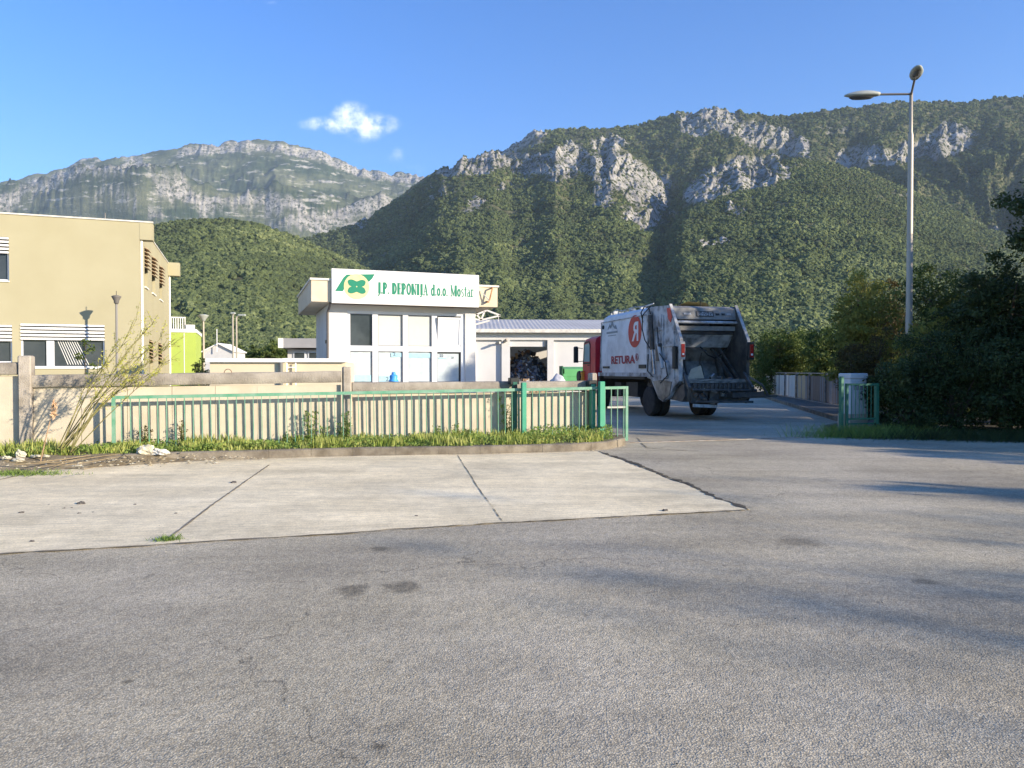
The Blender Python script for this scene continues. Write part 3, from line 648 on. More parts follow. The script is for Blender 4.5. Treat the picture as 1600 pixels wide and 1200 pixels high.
# --- gatehouse
gh = thing('gatehouse', 'small white gatehouse with flat overhanging roof and a green lettered sign on its front', 'building', (-5.27, 21.5, 0), R20)
FAS = M('fascia_cream', (.60,.53,.40), (.53,.45,.32), 1.5, .8, .1, 40)
EDGE = M('roof_edge_metal', (.70,.68,.62), (.5,.47,.42), 4, .5)
GREYP = M('grey_soffit', (.50,.50,.50), (.42,.42,.42), 2, .9)
b = MB()                                  # walls with a hole for the big window
def sx_(px, off=.5):
    u = (px-800)/F; ox, oy = -5.27-off*math.sin(R20), 21.5+off*math.cos(R20)
    return (u*oy-ox)/(math.cos(R20)-u*math.sin(R20))
wl, wr = sx_(543), sx_(727); W0, W1 = -.02, 4.55
b.box(W0, wl, .5, .75, 0, 3.60).box(wr, W1, .5, .75, 0, 3.60).box(wl, wr, .5, .75, 3.43, 3.60).box(wl, wr, .5, .75, 0, 1.18)
b.box(W0, W0+.25, .75, 4.6, 0, 3.60).box(W1-.25, W1, .75, 4.6, 0, 3.60).box(W0+.25, W1-.25, 4.35, 4.6, 0, 3.60)
b.build('walls', PLAST, gh)
r = MB(); r.box(-.56, 5.13, .02, 5.5, 3.62, 4.24); r.build('roof', FAS, gh)
e = MB()
e.box(-.60, 5.17, -.02, .10, 4.242, 4.30).box(-.60, 5.17, 5.42, 5.54, 4.242, 4.30).box(-.60, -.5, .10, 5.42, 4.242, 4.30).box(5.07, 5.17, .10, 5.42, 4.242, 4.30)
e.build('roof_edge', EDGE, gh)
SIGNW = M('sign_white', (.66,.65,.63), (.62,.61,.59), 2, .5, spec=.3)
sb = MB().bbox(0, 4.48, -.10, -.0, 3.585, 4.585, .008).build('sign_board', SIGNW, gh)
SG = M('sign_green', (.01,.19,.11), rough=.5); SY = M('sign_yellow', (.62,.54,.30), (.58,.47,.24), 6, .5)
# serif lettering drawn as strokes (unit: cap height 1)
def arc(cx, cy, rx, ry, a0, a1, n=10): return [(cx+rx*math.cos(math.radians(a0+(a1-a0)*i/n)), cy+ry*math.sin(math.radians(a0+(a1-a0)*i/n))) for i in range(n+1)]
T, t_ = .29, .10
def V_(x, y0, y1, s=True):
    o = [([(x, y0), (x, y1)], T)]
    if s: o += [([(x-.14, y0+.025), (x+.14, y0+.025)], t_), ([(x-.14, y1-.025), (x+.14, y1-.025)], t_)]
    return o
GLY = {
 'J': (.42, V_(.24,.0,1)[:1]+[([(.1,.975),(.38,.975)], t_), (arc(.14,.0,.1,.16,0,-150), .10)]),
 'P': (.58, V_(.15,0,1)+[(arc(.2,.72,.24,.25,90,-90,12), .17)]),
 '.': (.22, [([(.1,.0),(.1,.14)], .15)]),
 'D': (.64, V_(.15,0,1)+[(arc(.2,.5,.28,.46,90,-90,14), .19)]),
 'E': (.54, V_(.15,0,1)+[([(.1,.97),(.46,.97)], .06), ([(.1,.03),(.48,.03)], .06), ([(.15,.52),(.38,.52)], .06), ([(.46,.8),(.46,1)], .05), ([(.48,0),(.48,.22)], .05), ([(.38,.42),(.38,.62)], .05)]),
 'O': (.64, [(arc(.31,.5,.20,.45,0,360,24), .19)]),
 'N': (.68, V_(.15,0,1)[:1]+[([(.02,.975),(.2,.975)], t_), ([(.05,.025),(.28,.025)], t_), ([(.15,1),(.52,0)], .15), ([(.55,0),(.55,1)], .07), ([(.43,.975),(.66,.975)], t_)]),
 'I': (.36, V_(.17,0,1)),
 'A': (.66, [([(.12,0),(.32,1)], .07), ([(.32,1),(.52,0)], .16), ([(.2,.32),(.44,.32)], .06), ([(.02,.025),(.24,.025)], t_), ([(.38,.025),(.64,.025)], t_)]),
 'd': (.54, [(arc(.24,.33,.15,.32,40,320,14), .16), ([(.40,0),(.40,1)], .20), ([(.28,.975),(.42,.975)], t_), ([(.40,.025),(.52,.025)], t_)]),
 'o': (.50, [(arc(.24,.34,.15,.30,0,360,20), .17)]),
 'M': (.86, [([(.1,0),(.1,1)], .07), ([(.1,1),(.38,.05)], .15), ([(.38,.05),(.66,1)], .06), ([(.68,0),(.68,1)], T), ([(.0,.025),(.2,.025)], t_), ([(.0,.975),(.2,.975)], t_), ([(.56,.025),(.82,.025)], t_), ([(.6,.975),(.82,.975)], t_)]),
 's': (.42, [(arc(.2,.52,.12,.14,30,230,10)+arc(.2,.17,.13,.16,60,-150,10), .09)]),
 't': (.36, [([(.17,.05),(.17,.92)], .14), ([(.04,.66),(.32,.66)], t_), (arc(.27,.1,.1,.1,180,300,5), .06)]),
 'a': (.50, [(arc(.2,.2,.13,.19,0,360,14), .09), ([(.37,.0),(.37,.5)], .13), (arc(.24,.5,.13,.16,0,150,8), .07), ([(.37,.025),(.48,.025)], t_)]),
 'r': (.42, [([(.15,0),(.15,.68)], .14), ([(.03,.655),(.16,.655)], t_), ([(.03,.025),(.29,.025)], t_), (arc(.3,.52,.13,.15,150,40,6), .10)]),
 ' ': (.34, [])}
def serif(s, x, z, h, w, y):
    mb = MB(); k = 0; cx = x
    xs = w/sum(GLY[c][0] for c in s)
    for c in s:
        wd, st = GLY[c]
        for pts, th in st:
            k += 1; d0 = y-.004-.00015*(k % 12)
            L_, R_ = [], []
            for i, p in enumerate(pts):
                a = pts[max(0, i-1)]; q = pts[min(len(pts)-1, i+1)]; dx, dz = q[0]-a[0], q[1]-a[1]; ll = math.hypot(dx, dz) or 1
                L_.append((cx+(p[0]-dz/ll*th/2)*xs, z+(p[1]+dx/ll*th/2)*h)); R_.append((cx+(p[0]+dz/ll*th/2)*xs, z+(p[1]-dx/ll*th/2)*h))
            for i in range(len(pts)-1):
                mb.add([(L_[i][0], d0, L_[i][1]), (R_[i][0], d0, R_[i][1]), (R_[i+1][0], d0, R_[i+1][1]), (L_[i+1][0], d0, L_[i+1][1])], [(0,1,2,3)])
        cx += wd*xs
    return mb
serif('J.P. DEPONIJA d.o.o. Mostar', 1.33, 3.90, .33, 2.98, -.101).build('lettering', SG, sb)
def flat(name, poly, y, mat, par):
    mb = MB(); n_ = len(poly); mb.add([(x, y, z) for x, z in poly]+[(x, y-.003, z) for x, z in poly], [tuple(range(n_)), tuple(range(2*n_-1, n_-1, -1))]+[(i, (i+1) % n_, (i+1) % n_+n_, i+n_) for i in range(n_)])
    bm = bmesh.new(); o = mb.build(name, mat, par); bm.from_mesh(o.data); bmesh.ops.triangulate(bm, faces=[f for f in bm.faces if len(f.verts) > 4]); bm.to_mesh(o.data); bm.free(); return o
flat('emblem_band', [(.10,3.93),(.34,4.33),(.43,4.42),(1.25,4.47),(1.17,4.33),(1.08,4.24),(.94,4.27),(.6,4.30),(.46,4.22),(.32,3.93)], -.1005, SG, sb)
flat('emblem_disc', [(.72+.37*math.cos(a), 4.08+.37*math.sin(a)) for a in np.linspace(0, 2*math.pi, 36, endpoint=False)], -.105, SY, sb)
for q, a0 in enumerate((45, 135, 225, 315)):
    a0 = math.radians(a0); cx, cz = .72+.16*math.cos(a0), 4.08+.135*math.sin(a0)
    flat('clover_leaf', [(cx+.155*(1+.14*math.cos(3*(a-a0)))*math.cos(a), cz+.105*(1+.2*math.cos(2*(a-a0)))*math.sin(a)) for a in np.linspace(0, 2*math.pi, 22, endpoint=False)], -.1095-.0004*q, SG, sb)
# window wall
wn = MB(); yF0, yF1 = .56, .68
cols = [(545,582), (590.5,630.5), (636.5,675), (682,719)]
ed = [wl]+[sx_((a[1]+b_[0])/2, .6) for a, b_ in zip(cols, cols[1:])]+[wr]
Zt, Zm, Zb = 3.43, 2.29, 1.18
frame = MB(); hw = .085
for i, s in enumerate(ed):
    a = s-hw if 0 < i < 4 else (s if i == 0 else s-.12); q = s+hw if 0 < i < 4 else (s+.09 if i == 0 else s)
    frame.box(a, q, yF0, yF1, Zb, Zt)
fi = [ed[0]+.09, ed[1]-hw, ed[1]+hw, ed[2]-hw, ed[2]+hw, ed[3]-hw, ed[3]+hw, ed[4]-.12]
for z0, z1 in ((Zb, Zb+.08), (Zm-.08, Zm+.08), (Zt-.09, Zt)):
    for k in range(4): frame.box(fi[2*k], fi[2*k+1], yF0+.003, yF1, z0, z1)
wnd = frame.build('window', PVC, gh)
BLIND = M('cream_blind', (.50,.51,.49), (.46,.47,.45), 1, .7); BANN = M('banner_white', (.46,.51,.53), (.38,.44,.47), 5, .5, detail=8, stretch=(1,1,2)); BLUE = M('banner_blue', (.26,.45,.56), (.32,.50,.58), 8, .5); INK = M('banner_ink', (.12,.16,.20))
for k in range(4):
    a, q = fi[2*k], fi[2*k+1]
    o = MB().box(a, q, .645, .655, Zm+.08, Zt-.09).build('pane', GLASS, wnd)
    gk = MB()  # thin dark grey lines set around each pane
    for z0, z1 in ((Zm+.08, Zt-.09), (Zb+.08, Zm-.08)): gk.box(a+.001, a+.02, .60, .63, z0, z1).box(q-.02, q-.001, .60, .63, z0, z1).box(a+.02, q-.02, .60, .63, z1-.02, z1-.001).box(a+.02, q-.02, .60, .63, z0+.001, z0+.02)
    gk.build('pane_edge', M('pane_edge_grey', (.16,.17,.19)) if k == 0 else bpy.data.materials['pane_edge_grey'], wnd)
    if k == 0:
        pass
    elif k < 3: MB().box(a+.005, q-.005, .632, .642, Zm+.085, Zt-.095).build('blind', BLIND, wnd)
    else:
        t = MB(); t.M = Matrix.Translation(((a+q)/2, .60, Zm+.08)) @ Matrix.Rotation(math.radians(7), 4, 'X') @ Matrix.Rotation(math.radians(0), 4, 'Y')
        hwid = (q-a)/2-.01; hh = Zt-.09-Zm-.12
        t.box(-hwid, hwid, -.02, .03, 0, .06).box(-hwid, hwid, -.02, .03, hh-.06, hh).box(-hwid, -hwid+.06, -.02, .03, .06, hh-.06).box(hwid-.06, hwid, -.02, .03, .06, hh-.06)
        sh = t.build('tilted_sash', PVC, wnd); t2 = MB(); t2.M = t.M; t2.box(-hwid+.06, hwid-.06, 0, .012, .06, hh-.06); t2.build('blind', PVC, wnd)
    o = MB().box(a, q, .645, .655, Zb+.08, Zm-.08).build('pane', GLASS, wnd)
    # posters hung inside the lower row
    p = MB(); nseg = 10; vs = []
    for j in range(nseg+1):
        x = a+.01+(q-a-.02)*j/nseg*(1 if k < 3 else .93); y = .634+.006*math.sin(j*1.3+k)
        vs += [(x, y-.008, Zb+.08), (x, y-.008, Zm-.09-(.05 if k == 3 else 0))]
    p.add(vs, [(2*j, 2*j+2, 2*j+3, 2*j+1) for j in range(nseg)]); pb = p.build('poster', BANN, wnd, smooth=True)
    dd = .608
    if k == 0: MB().box(a+.03, q-.03, dd, dd+.004, Zb+.11, Zb+.30).build('poster_strip', BLUE, wnd)
    if k == 1:
        MB().box(a+.03, a+.42, dd, dd+.004, Zb+.10, Zb+.27).build('poster_strip', BLUE, wnd); MB().box((a+q)/2+.02, q-.02, dd, dd+.004, Zm-.25, Zm-.13).build('poster_strip', BLUE, wnd)
        text_obj('numerals', '21', .19, INK, wnd, (a+.24, dd-.003, Zb+.115), (math.pi/2,0,0), .001, .004); text_obj('numerals', '2', .15, INK, wnd, (a+.47, dd-.003, Zm-.21), (math.pi/2,0,0), .001, .004)
    if k == 2: MB().box(a+.02, q-.03, dd, dd+.004, Zm-.27, Zm-.13).build('poster_strip', BLUE, wnd)
    if k == 3:
        MB().box(a+.06, a+.3, dd, dd+.004, Zm-.30, Zm-.27).build('poster_strip', BLUE, wnd); text_obj('numerals', '22', .12, INK, wnd, (a+.1, dd-.003, Zm-.24), (math.pi/2,0,0), .001, .003)
        text_obj('numerals', '23', .09, INK, wnd, (a+.48, dd-.003, Zm-.29), (math.pi/2,0,0), .001, .001)
MB().box(wl-.03, wr+.03, .44, .60, 1.12, 1.178).build('window_sill', PVC, gh)
MB().tube([(.32-.34,.10,3.60),(-.02,.3,3.5),(-.06,.45,3.35),(-.06,.45,.1)], .035, 8).build('downpipe', M('pipe_dark', (.10,.09,.085)), gh)
MB().box(-.055,-.022, .9, 1.25, 2.45, 2.55).build('wall_lamp', BLACK, gh)
RUST = M('rusty_steel', (.24,.10,.04), (.45,.25,.12), 6, .8)
br = MB(); xb = 4.82; br.bar((xb+.08,-.16,4.20),(xb-.02,-.16,3.80),.035).bar((xb-.26,-.02,4.12),(xb-.03,-.16,3.80),.03,mi=1).bar((xb+.08,-.16,4.20),(xb+.08,.03,4.20),.035).bar((xb-.05,-.16,3.76),(xb-.05,.03,3.78),.05)
br.build('bracket', [RUST, EDGE], gh)
# rust stain sheets on the fascia return
# truss frame behind gatehouse
tr = thing('roof_truss', 'white steel truss of a canopy rising behind the gatehouse corner', 'truss', (0, 27.5, 0), R20)
m = MB(); P3 = lambda x, y: tuple(Matrix.Rotation(-R20, 4, 'Z') @ (PY(x, y, 27.5)-Vector((0, 27.5, 0))))
for a, q in (((738,494),(761,485)), ((761,485),(782,493)), ((738,498),(752,500)), ((752,500),(782,493)), ((752,500),(757,487)), ((744,490),(752,500)), ((736,509),(765,501)), ((779,493),(779,502))):
    m.bar(P3(*a), P3(*q), .06 if q != (779,502) else .015)
for x in (741, ): m.bar(P3(x, 509), P3(x, 640), .1)
m.build('members', M('white_steel', (.72,.70,.66), rough=.5), tr)

# --- long white hall
hl = thing('sorting_hall', 'long low white hall with grey sheet roof and an open bay full of waste', 'building', (-4.4, 55, 0), math.radians(3))
fx = lambda px: ((px-800)/F*55+4.4)*1.0
WH = M('hall_white', (.60,.59,.58), (.55,.54,.53), .6, .8)
zE, zD, zO = 4.45, 3.94, 3.45
b = MB(); x0, x1 = 0, 13.4
bays = [(fx(742), fx(784)), (fx(797), fx(856)), (fx(866), fx(925))]
prev = 0
for a, q in bays:
    b.box(prev, a, 0, .4, -.1, zE); prev = q
b.box(prev, x1, 0, .4, -.1, zE)
for a, q in bays: b.box(a, q, 0, .4, zD, zE)
b.box(0, .4, .4, 14, -.1, zE).box(x1-.4, x1, .4, 14, -.1, zE).box(.4, x1-.4, 13.6, 14, -.1, zE)
b.build('walls', WH, hl)
for i, (a, q) in enumerate(bays):
    if i == 1: MB().box(a, q, .2, .3, zO, zD-.01).build('roller_shutter', WH, hl); MB().box(q-.22, q-.01, .12, .18, zO, zD-.02).build('shutter_motor', STEEL, hl)
    else: MB().box(a, q, .25, .33, -.05, zD).build('shutter_door', WH, hl)
MET = M('roof_sheet', (.40,.39,.38), (.47,.46,.45), .5, .6)
rf = MB(); n_ = 90
zz = []
for i in range(n_+1):
    x = -.5+(x1+1)*i/n_; zz.append((x, .018*(i % 2)))
vs = []
for x, dz in zz: vs += [(x, -.55, 4.72+dz), (x, 7, 5.95+dz), (x, 14.5, 4.72+dz)]
rf.add(vs, [(3*i, 3*i+3, 3*i+4, 3*i+1) for i in range(n_)]+[(3*i+1, 3*i+4, 3*i+5, 3*i+2) for i in range(n_)])
rf.build('roof', MET, hl)
MB().box(-.5, x1+.5, -.62, -.48, 4.47, 4.73).build('gutter', EDGE, hl)
MB().box(-.4, x1+.4, -.45, .0, 4.452, 4.50).build('soffit', GREYP, hl)
MB().bar((fx(775),-.05,3.65),(fx(781),-.5,3.72),.14).bar((fx(787),-.05,3.78),(fx(792),-.5,3.95),.16).build('floodlight', STEEL, hl)
# heap of waste in the open bay
def heap(name, cx, cy, rx, ry, h, n, lab, cat, mats, seed, kind=None, loc=(0,0,0)):
    rg = np.random.default_rng(seed); V_, F_, MI = [], [], []
    for k in range(n):
        a = rg.random()*6.28; r = rg.random()**.5; z = h*(1-r**1.6)*rg.random()**.35*(1+.2*math.sin(a*3)); s = rg.uniform(.08, .30)
        c = np.array([cx+rx*r*math.cos(a), cy+ry*r*math.sin(a), max(z, .05)])
        A_ = rg.normal(size=(3,3)); Q, _ = np.linalg.qr(A_); b0 = len(V_); ex = np.array([s, s*rg.uniform(.4,1), s*rg.uniform(.2,.8)])
        for sx in (-1,1):
            for sy in (-1,1):
                for sz in (-1,1): V_.append(c+Q@(ex*np.array([sx,sy,sz])*rg.uniform(.6,1,3)))
        for f in ((0,1,3,2),(4,6,7,5),(0,4,5,1),(2,3,7,6),(0,2,6,4),(1,5,7,3)): F_.append([b0+i for i in f]); MI.append(int(rg.choice(len(mats), p=[.38,.2,.12,.12,.1,.08])))
    o = npmesh(name, V_, F_, mats, mi=MI); o.location = loc; tag(o, lab, cat, kind='stuff'); return o
WM = [M('waste_dark', (.07,.07,.075)), M('waste_grey', (.25,.25,.27)), M('waste_brown', (.22,.13,.08)), M('waste_card', (.45,.30,.17)), M('waste_blue', (.16,.19,.30)), M('waste_white', (.6,.58,.55))]
c = hl.matrix_basis @ Vector(((fx(797)+fx(856))/2, 3.4, 0))
heap('waste_heap', c.x, c.y, 2.6, 2.8, 2.9, 2600, 'mixed rubbish heaped inside the open bay of the white hall', 'waste', WM, 4)
heap('cardboard_scraps', c.x-.1, c.y-3.6, 1.6, .7, .85, 260, 'cardboard and scraps spilled out before the open bay', 'waste', [WM[3], WM[5], WM[2], WM[3], WM[4], WM[1]], 5)
# containers by the hall
ct = thing('waste_container', 'green wheeled waste container with lid before the white hall', 'container', PY(893, 580, 50)-Vector((0,0,PY(893,580,50).z)), math.radians(8))
CG = M('container_green', (.10,.33,.12), (.12,.38,.15), 3, .5); CGD = M('container_dark', (.03,.12,.05))
MB().prism([(-.42,.3),(.42,.3),(.5,1.25),(-.5,1.25)], -.68, .9, 'x').build('body', CG, ct)
MB().box(-.75,-.685,-.5,.5,.25,1.95).build('side', CGD, ct); MB().box(-.68,.95,-.52,.52,1.252,1.42).build('lid', CG, ct)
MB().box(-.5,.6,-.53,-.505,.62,.68).build('rib', CGD, ct)
MB().prism([(-.5,1.42),(.5,1.42),(.5,1.9),(-.5,1.75)], -.6, .95, 'x').build('cover', CG, ct)
for x in (-.5, .7):
    MB().lathe([(.1,-.03),(.1,.03)], (x,-.35,.12), 'x', 14).build('wheel', BLACK, ct)
for px_, sz, lab in ((864, .42, 'crumpled grey plastic sack left of the white sack, before the hall'), (872, .55, 'round white plastic sack with tied top beside the green container')):
    p = PY(px_, 580, 49); bm = bmesh.new(); bmesh.ops.create_icosphere(bm, subdivisions=3, radius=1)
    rr = random.Random(px_)
    for v in bm.verts: d_ = v.co.copy(); k = 1+.13*math.sin(d_.x*7+1)*math.sin(d_.z*6)+rr.uniform(-.05,.05); v.co = Vector((d_.x*k*sz, d_.y*k*sz, (d_.z*k*.95+.95)*sz*1.25*(1.1 if d_.z > .9 else 1)))
    me = bpy.data.meshes.new('plastic_sack'); bm.to_mesh(me); bm.free(); me.materials.append(M('sack%d' % px_, (.52,.53,.56) if px_ == 872 else (.42,.42,.44), (.4,.4,.42), 6, .4)); me.shade_smooth()
    o = bpy.data.objects.new('plastic_sack', me); C.objects.link(o); o.location = (p.x, p.y, 0); tag(o, lab, 'sack')

# --- yellow office building
YEL = M('ochre_render', (.385,.352,.235), (.355,.322,.21), .5, .85, detail=9, spec=.1); WHT = M('louvre_white', (.78,.77,.74), rough=.5)
cY = Vector((-.4965*30.05, 30.05)); cY = Vector((-15.08, 29.9))
yb = thing('office_building', 'two-storey ochre yellow office building with white louvres over its windows', 'building', (cY.x, cY.y, 0), R20)
def yx(px): u = (px-800)/F; return (u*cY.y-cY.x)/(math.cos(R20)-u*math.sin(R20))
def yz(px, py): u, v = ray(px, py); Y = cY.y+yx(px)*math.sin(R20); return H+v*Y
wins = [(-330,-180,1),(-160,-12,1),(-140,19,0),(33,164,0)]      # px ranges; last flag: upper row
W = []
for a, q, up in [(-150,16,1),(-140,19.5,0),(33,164,0)]:
    zt = yz(q, 370.5 if up else 507.5 if q > 100 else 507.5); zb = yz(q, 439 if up else (574.5 if q > 100 else 567)); W.append((yx(a), yx(q), zb, zt))
xs = -16.0; bw = MB(); X = [xs]+sorted({w_[0] for w_ in W} | {w_[1] for w_ in W})+[0]
ZS = sorted({0, 7.62} | {w_[2] for w_ in W} | {w_[3] for w_ in W})
for xa, xb_ in zip(X, X[1:]):
    for za, zb2 in zip(ZS, ZS[1:]):
        if not any(w_[0]-1e-4 <= xa and xb_ <= w_[1]+1e-4 and w_[2]-1e-4 <= za and zb2 <= w_[3]+1e-4 for w_ in W):
            bw.add([(xa,0,za),(xb_,0,za),(xb_,0,zb2),(xa,0,zb2)], [(0,1,2,3)])
sw = [(1.5,2.55,5.2,6.9),(4.1,5.4,5.2,6.9),(7.3,8.6,5.2,6.9),(2.9,4.3,1.4,3.0),(6.6,8.2,1.4,3.0)]
Yq = sorted({0,12.2} | {s[0] for s in sw} | {s[1] for s in sw}); Zq = sorted({0,7.6} | {s[2] for s in sw} | {s[3] for s in sw})
for ya, yb2 in zip(Yq, Yq[1:]):
    for za, zb2 in zip(Zq, Zq[1:]):
        if not any(s[0] <= ya and yb2 <= s[1] and s[2] <= za and zb2 <= s[3] for s in sw): bw.add([(0,ya,za),(0,yb2,za),(0,yb2,zb2),(0,ya,zb2)], [(0,1,2,3)])
for a, q, z0, z1 in W: bw.add([(a,0,z0),(a,.18,z0),(a,.18,z1),(a,0,z1),(q,0,z0),(q,.18,z0),(q,.18,z1),(q,0,z1)], [(0,1,2,3),(4,7,6,5),(0,4,5,1),(3,2,6,7)])
for a, q, z0, z1 in sw: bw.add([(0,a,z0),(-.15,a,z0),(-.15,a,z1),(0,a,z1),(0,q,z0),(-.15,q,z0),(-.15,q,z1),(0,q,z1)], [(0,1,2,3),(4,7,6,5),(0,4,5,1),(3,2,6,7)])
bw.add([(xs,0,0),(xs,12.2,0),(xs,12.2,7.62),(xs,0,7.62)], [(0,1,2,3)]); bw.add([(xs,12.2,0),(0,12.2,0),(0,12.2,7.6),(xs,12.2,7.6)], [(0,1,2,3)]); bw.add([(xs,0,7.6),(0,0,7.6),(0,12.2,7.6),(xs,12.2,7.6)], [(0,1,2,3)])
bw.build('walls', YEL, yb)
MB().box(xs-.05, .5, -.04, .10, 7.622, 7.68).box(-.12, .03, .10, 12.2, 7.602, 7.66).build('roof_edge', EDGE, yb)
MB().box(.002, .48, -.01, .5, 6.93, 7.62).build('corner_beam', YEL, yb); MB().box(.002, .58, 11.9, 12.5, 6.93, 7.66).build('corner_beam', YEL, yb)
MB().tube([(.05,.14,6.93),(.05,.14,.1)], .05, 8).build('downpipe', WHT, yb); MB().tube([(.05,12.1,6.93),(.05,12.1,.1)], .05, 8).build('downpipe', WHT, yb)
INSIDE = M('room_dark', (.05,.055,.06)); BLUED = M('window_glass', (.035,.045,.055), (.06,.07,.08), .8, .1, spec=.3)
for i, (a, q, z0, z1) in enumerate(W):
    o = MB(); up = i == 0
    o.box(a, q, .06, .12, z0, z0+.06).box(a, q, .06, .12, z1-.05, z1)
    ms_ = ([0, .34, 1] if i == 2 else [0, .5, 1])
    for k, f_ in enumerate(ms_):
        x = a+(q-a)*f_; hw2 = .13 if i == 2 and k == 1 else .06; o.box(max(a, x-hw2), min(q, x+hw2), .061, .121, z0+.06, z1-.05)
    f = o.build('window', PVC, yb)
    MB().box(a, q, .13, .14, z0+.02, z1-.02).build('pane', BLUED, f)
    lv = MB(); zl = z1-(.62 if not up else .62)
    for k in range(5): zc = z1-.06-k*.135; lv.add([(a,-.04,zc-.035),(q,-.04,zc-.035),(q,.035,zc+.045),(a,.035,zc+.045),(a,-.05,zc-.025),(q,-.05,zc-.025),(q,.025,zc+.055),(a,.025,zc+.055)], [(0,1,2,3),(7,6,5,4),(0,4,5,1),(3,2,6,7),(0,3,7,4),(1,5,6,2)])
    lv.build('louvres', WHT, f)
    lb = MB().box(a+.0, q-.0, .05, .058, zl, z1).build('louvre_box', INSIDE, f)
    MB().box(a-.02, q+.02, -.06, .06, z0-.04, z0-.001).build('sill', WHT, f)
# slanting white bars standing in for the stairs' reflection in the lower right window
stp = MB(); a, q, z0, z1 = W[2]
for k in range(9): x = a+(q-a)*(.42+.028*k); stp.bar((x, .127, z1-.62), (x+.36+.05*k*.2, .127, z0+.12), .012, .02)
stp.build('stair_reflection', WHT, yb)
for a, q, z0, z1 in sw:
    f = MB().box(-.14,-.12,a,q,z0,z1).build('window', BLUED, yb)
    lv = MB()
    for k in range(6): zc = z1-.08-k*.16; lv.add([(.16,a,zc-.06),(.16,q,zc-.06),(-.08,q,zc+.05),(-.08,a,zc+.05),(.16,a,zc-.035),(.16,q,zc-.035),(-.08,q,zc+.075),(-.08,a,zc+.075)], [(0,1,2,3),(7,6,5,4),(0,4,5,1),(3,2,6,7),(0,3,7,4),(1,5,6,2)])
    lv.build('louvres', M('louvre_brown', (.40,.30,.20)) if a == 1.5 else bpy.data.materials['louvre_brown'], f)
    MB().box(0,.06,a-.03,q+.03,z0-.05,z0).build('sill', WHT, f)
MB().bar((-1.3,.5,7.6),(-1.3,.5,8.0),.03).build('antenna', STEEL, yb)
# --- lime green annex
lm = thing('lime_annex', 'lime green rendered annex with white terrace railing right of the yellow building', 'building', (-20.6, 44.4, 0), R20)
LIME = M('lime_render', (.36,.45,.09), (.33,.42,.09), 1, .8)
MB().box(0,1.42,0,6,0,3.95).build('walls', LIME, lm)
MB().box(-.05,1.47,-.05,6.05,3.952,4.15).build('cornice', WHT, lm)
MB().box(.75,.79,-.012,-.002,0,3.9).build('wall_joint', WHT, lm)
m = MB().bar((0,.1,4.85),(.85,.1,4.85),.07)
for x in np.linspace(.05,.82,7): m.bar((x,.1,4.15),(x,.1,4.82),.045)
m.build('railing', WHT, lm); MB().box(.88,1.35,.0,.4,4.152,4.42).build('parapet', WHT, lm)
# --- low beige sheds
BEI = M('beige_render', (.62,.53,.38), (.58,.50,.36), 1, .8)
def shed(pxa, pxb, Y, lab, left):
    a = PY(pxa, 580, Y); t = thing('beige_shed', lab, 'shed', (a.x, a.y, 0), math.radians(8)); u = (pxb-800)/F; th = math.radians(8)
    ln = (u*a.y-a.x)/(math.cos(th)-u*math.sin(th)); MB().box(0, ln, 0, 3, 0, H+14/F*Y).build('walls', BEI, t)
    MB().box(-.08, ln+.02, -.10, 3.1, H+14/F*Y+.002, H+20/F*Y).build('roof_edge', WHT, t)
    if left: MB().tube([(ln-.1,-.06,H+14/F*Y),(ln-.1,-.06,0)], .05, 8).build('downpipe', M('pipe_grey', (.16,.16,.15)), t)
    else:
        m = MB().bar((.03,-.1,0),(.03,-.1,H+13/F*Y),.03).bar((.25,-.1,0),(.25,-.1,H+13/F*Y),.03)
        for z in np.arange(.3, 1.8, .28): m.bar((.03,-.1,z),(.25,-.1,z),.02)
        m.build('ladder', WHT, t)
shed(328, 446, 18.6, 'longer beige shed with white roof edge behind the wall, left of the ladder', True)
shed(447.5, 540, 19.0, 'shorter beige shed with white ladder at its end beside the gatehouse', False)
# --- small grey roofed kiosk
kk = PY(440, 580, 38); ki = thing('kiosk', 'small grey flat-roofed kiosk with windows left of the gatehouse', 'kiosk', (kk.x, kk.y, 0), math.radians(6))
MB().box(.25, 4.2, .3, 3.5, 0, H+38/F*34).build('walls', PLAST, ki)
MB().box(-.1, 4.6, -.3, 4, H+38/F*35.5+.03, H+38/F*51).build('roof', M('roof_grey', (.25,.25,.26), (.32,.32,.33), 1, .7), ki)
MB().box(-.1, .15, -.33, -.305, H+38/F*36, H+38/F*51).build('fascia_end', WHT, ki)
for k in range(3):
    x = .55+k*.75; f = MB().box(x, x+.62, .25, .298, 1.9, 2.62).build('window', PVC, ki); MB().box(x+.06, x+.56, .238, .2485, 1.96, 2.56).build('pane', GLASS, f)
# --- little gabled house
hh = PY(319, 580, 58); gb = thing('gabled_hut', 'tiny white gabled hut with a thin mast, far behind the beige shed', 'hut', (hh.x, hh.y, 0), math.radians(4))
MB().prism([(0,0),(2.3,0),(2.3,3.15),(1.15,3.72),(0,3.15)], 0, 3, 'y').build('walls', PLAST, gb)
MB().bar((-.15,1.4,3.12),(1.15,1.4,3.78),3.2,.08).bar((1.15,1.4,3.78),(2.45,1.4,3.12),3.2,.08).build('roof', WHT, gb)
MB().bar((1.1,-.3,3.1),(1.1,-.3,4.9),.05).build('mast', WHT, gb)

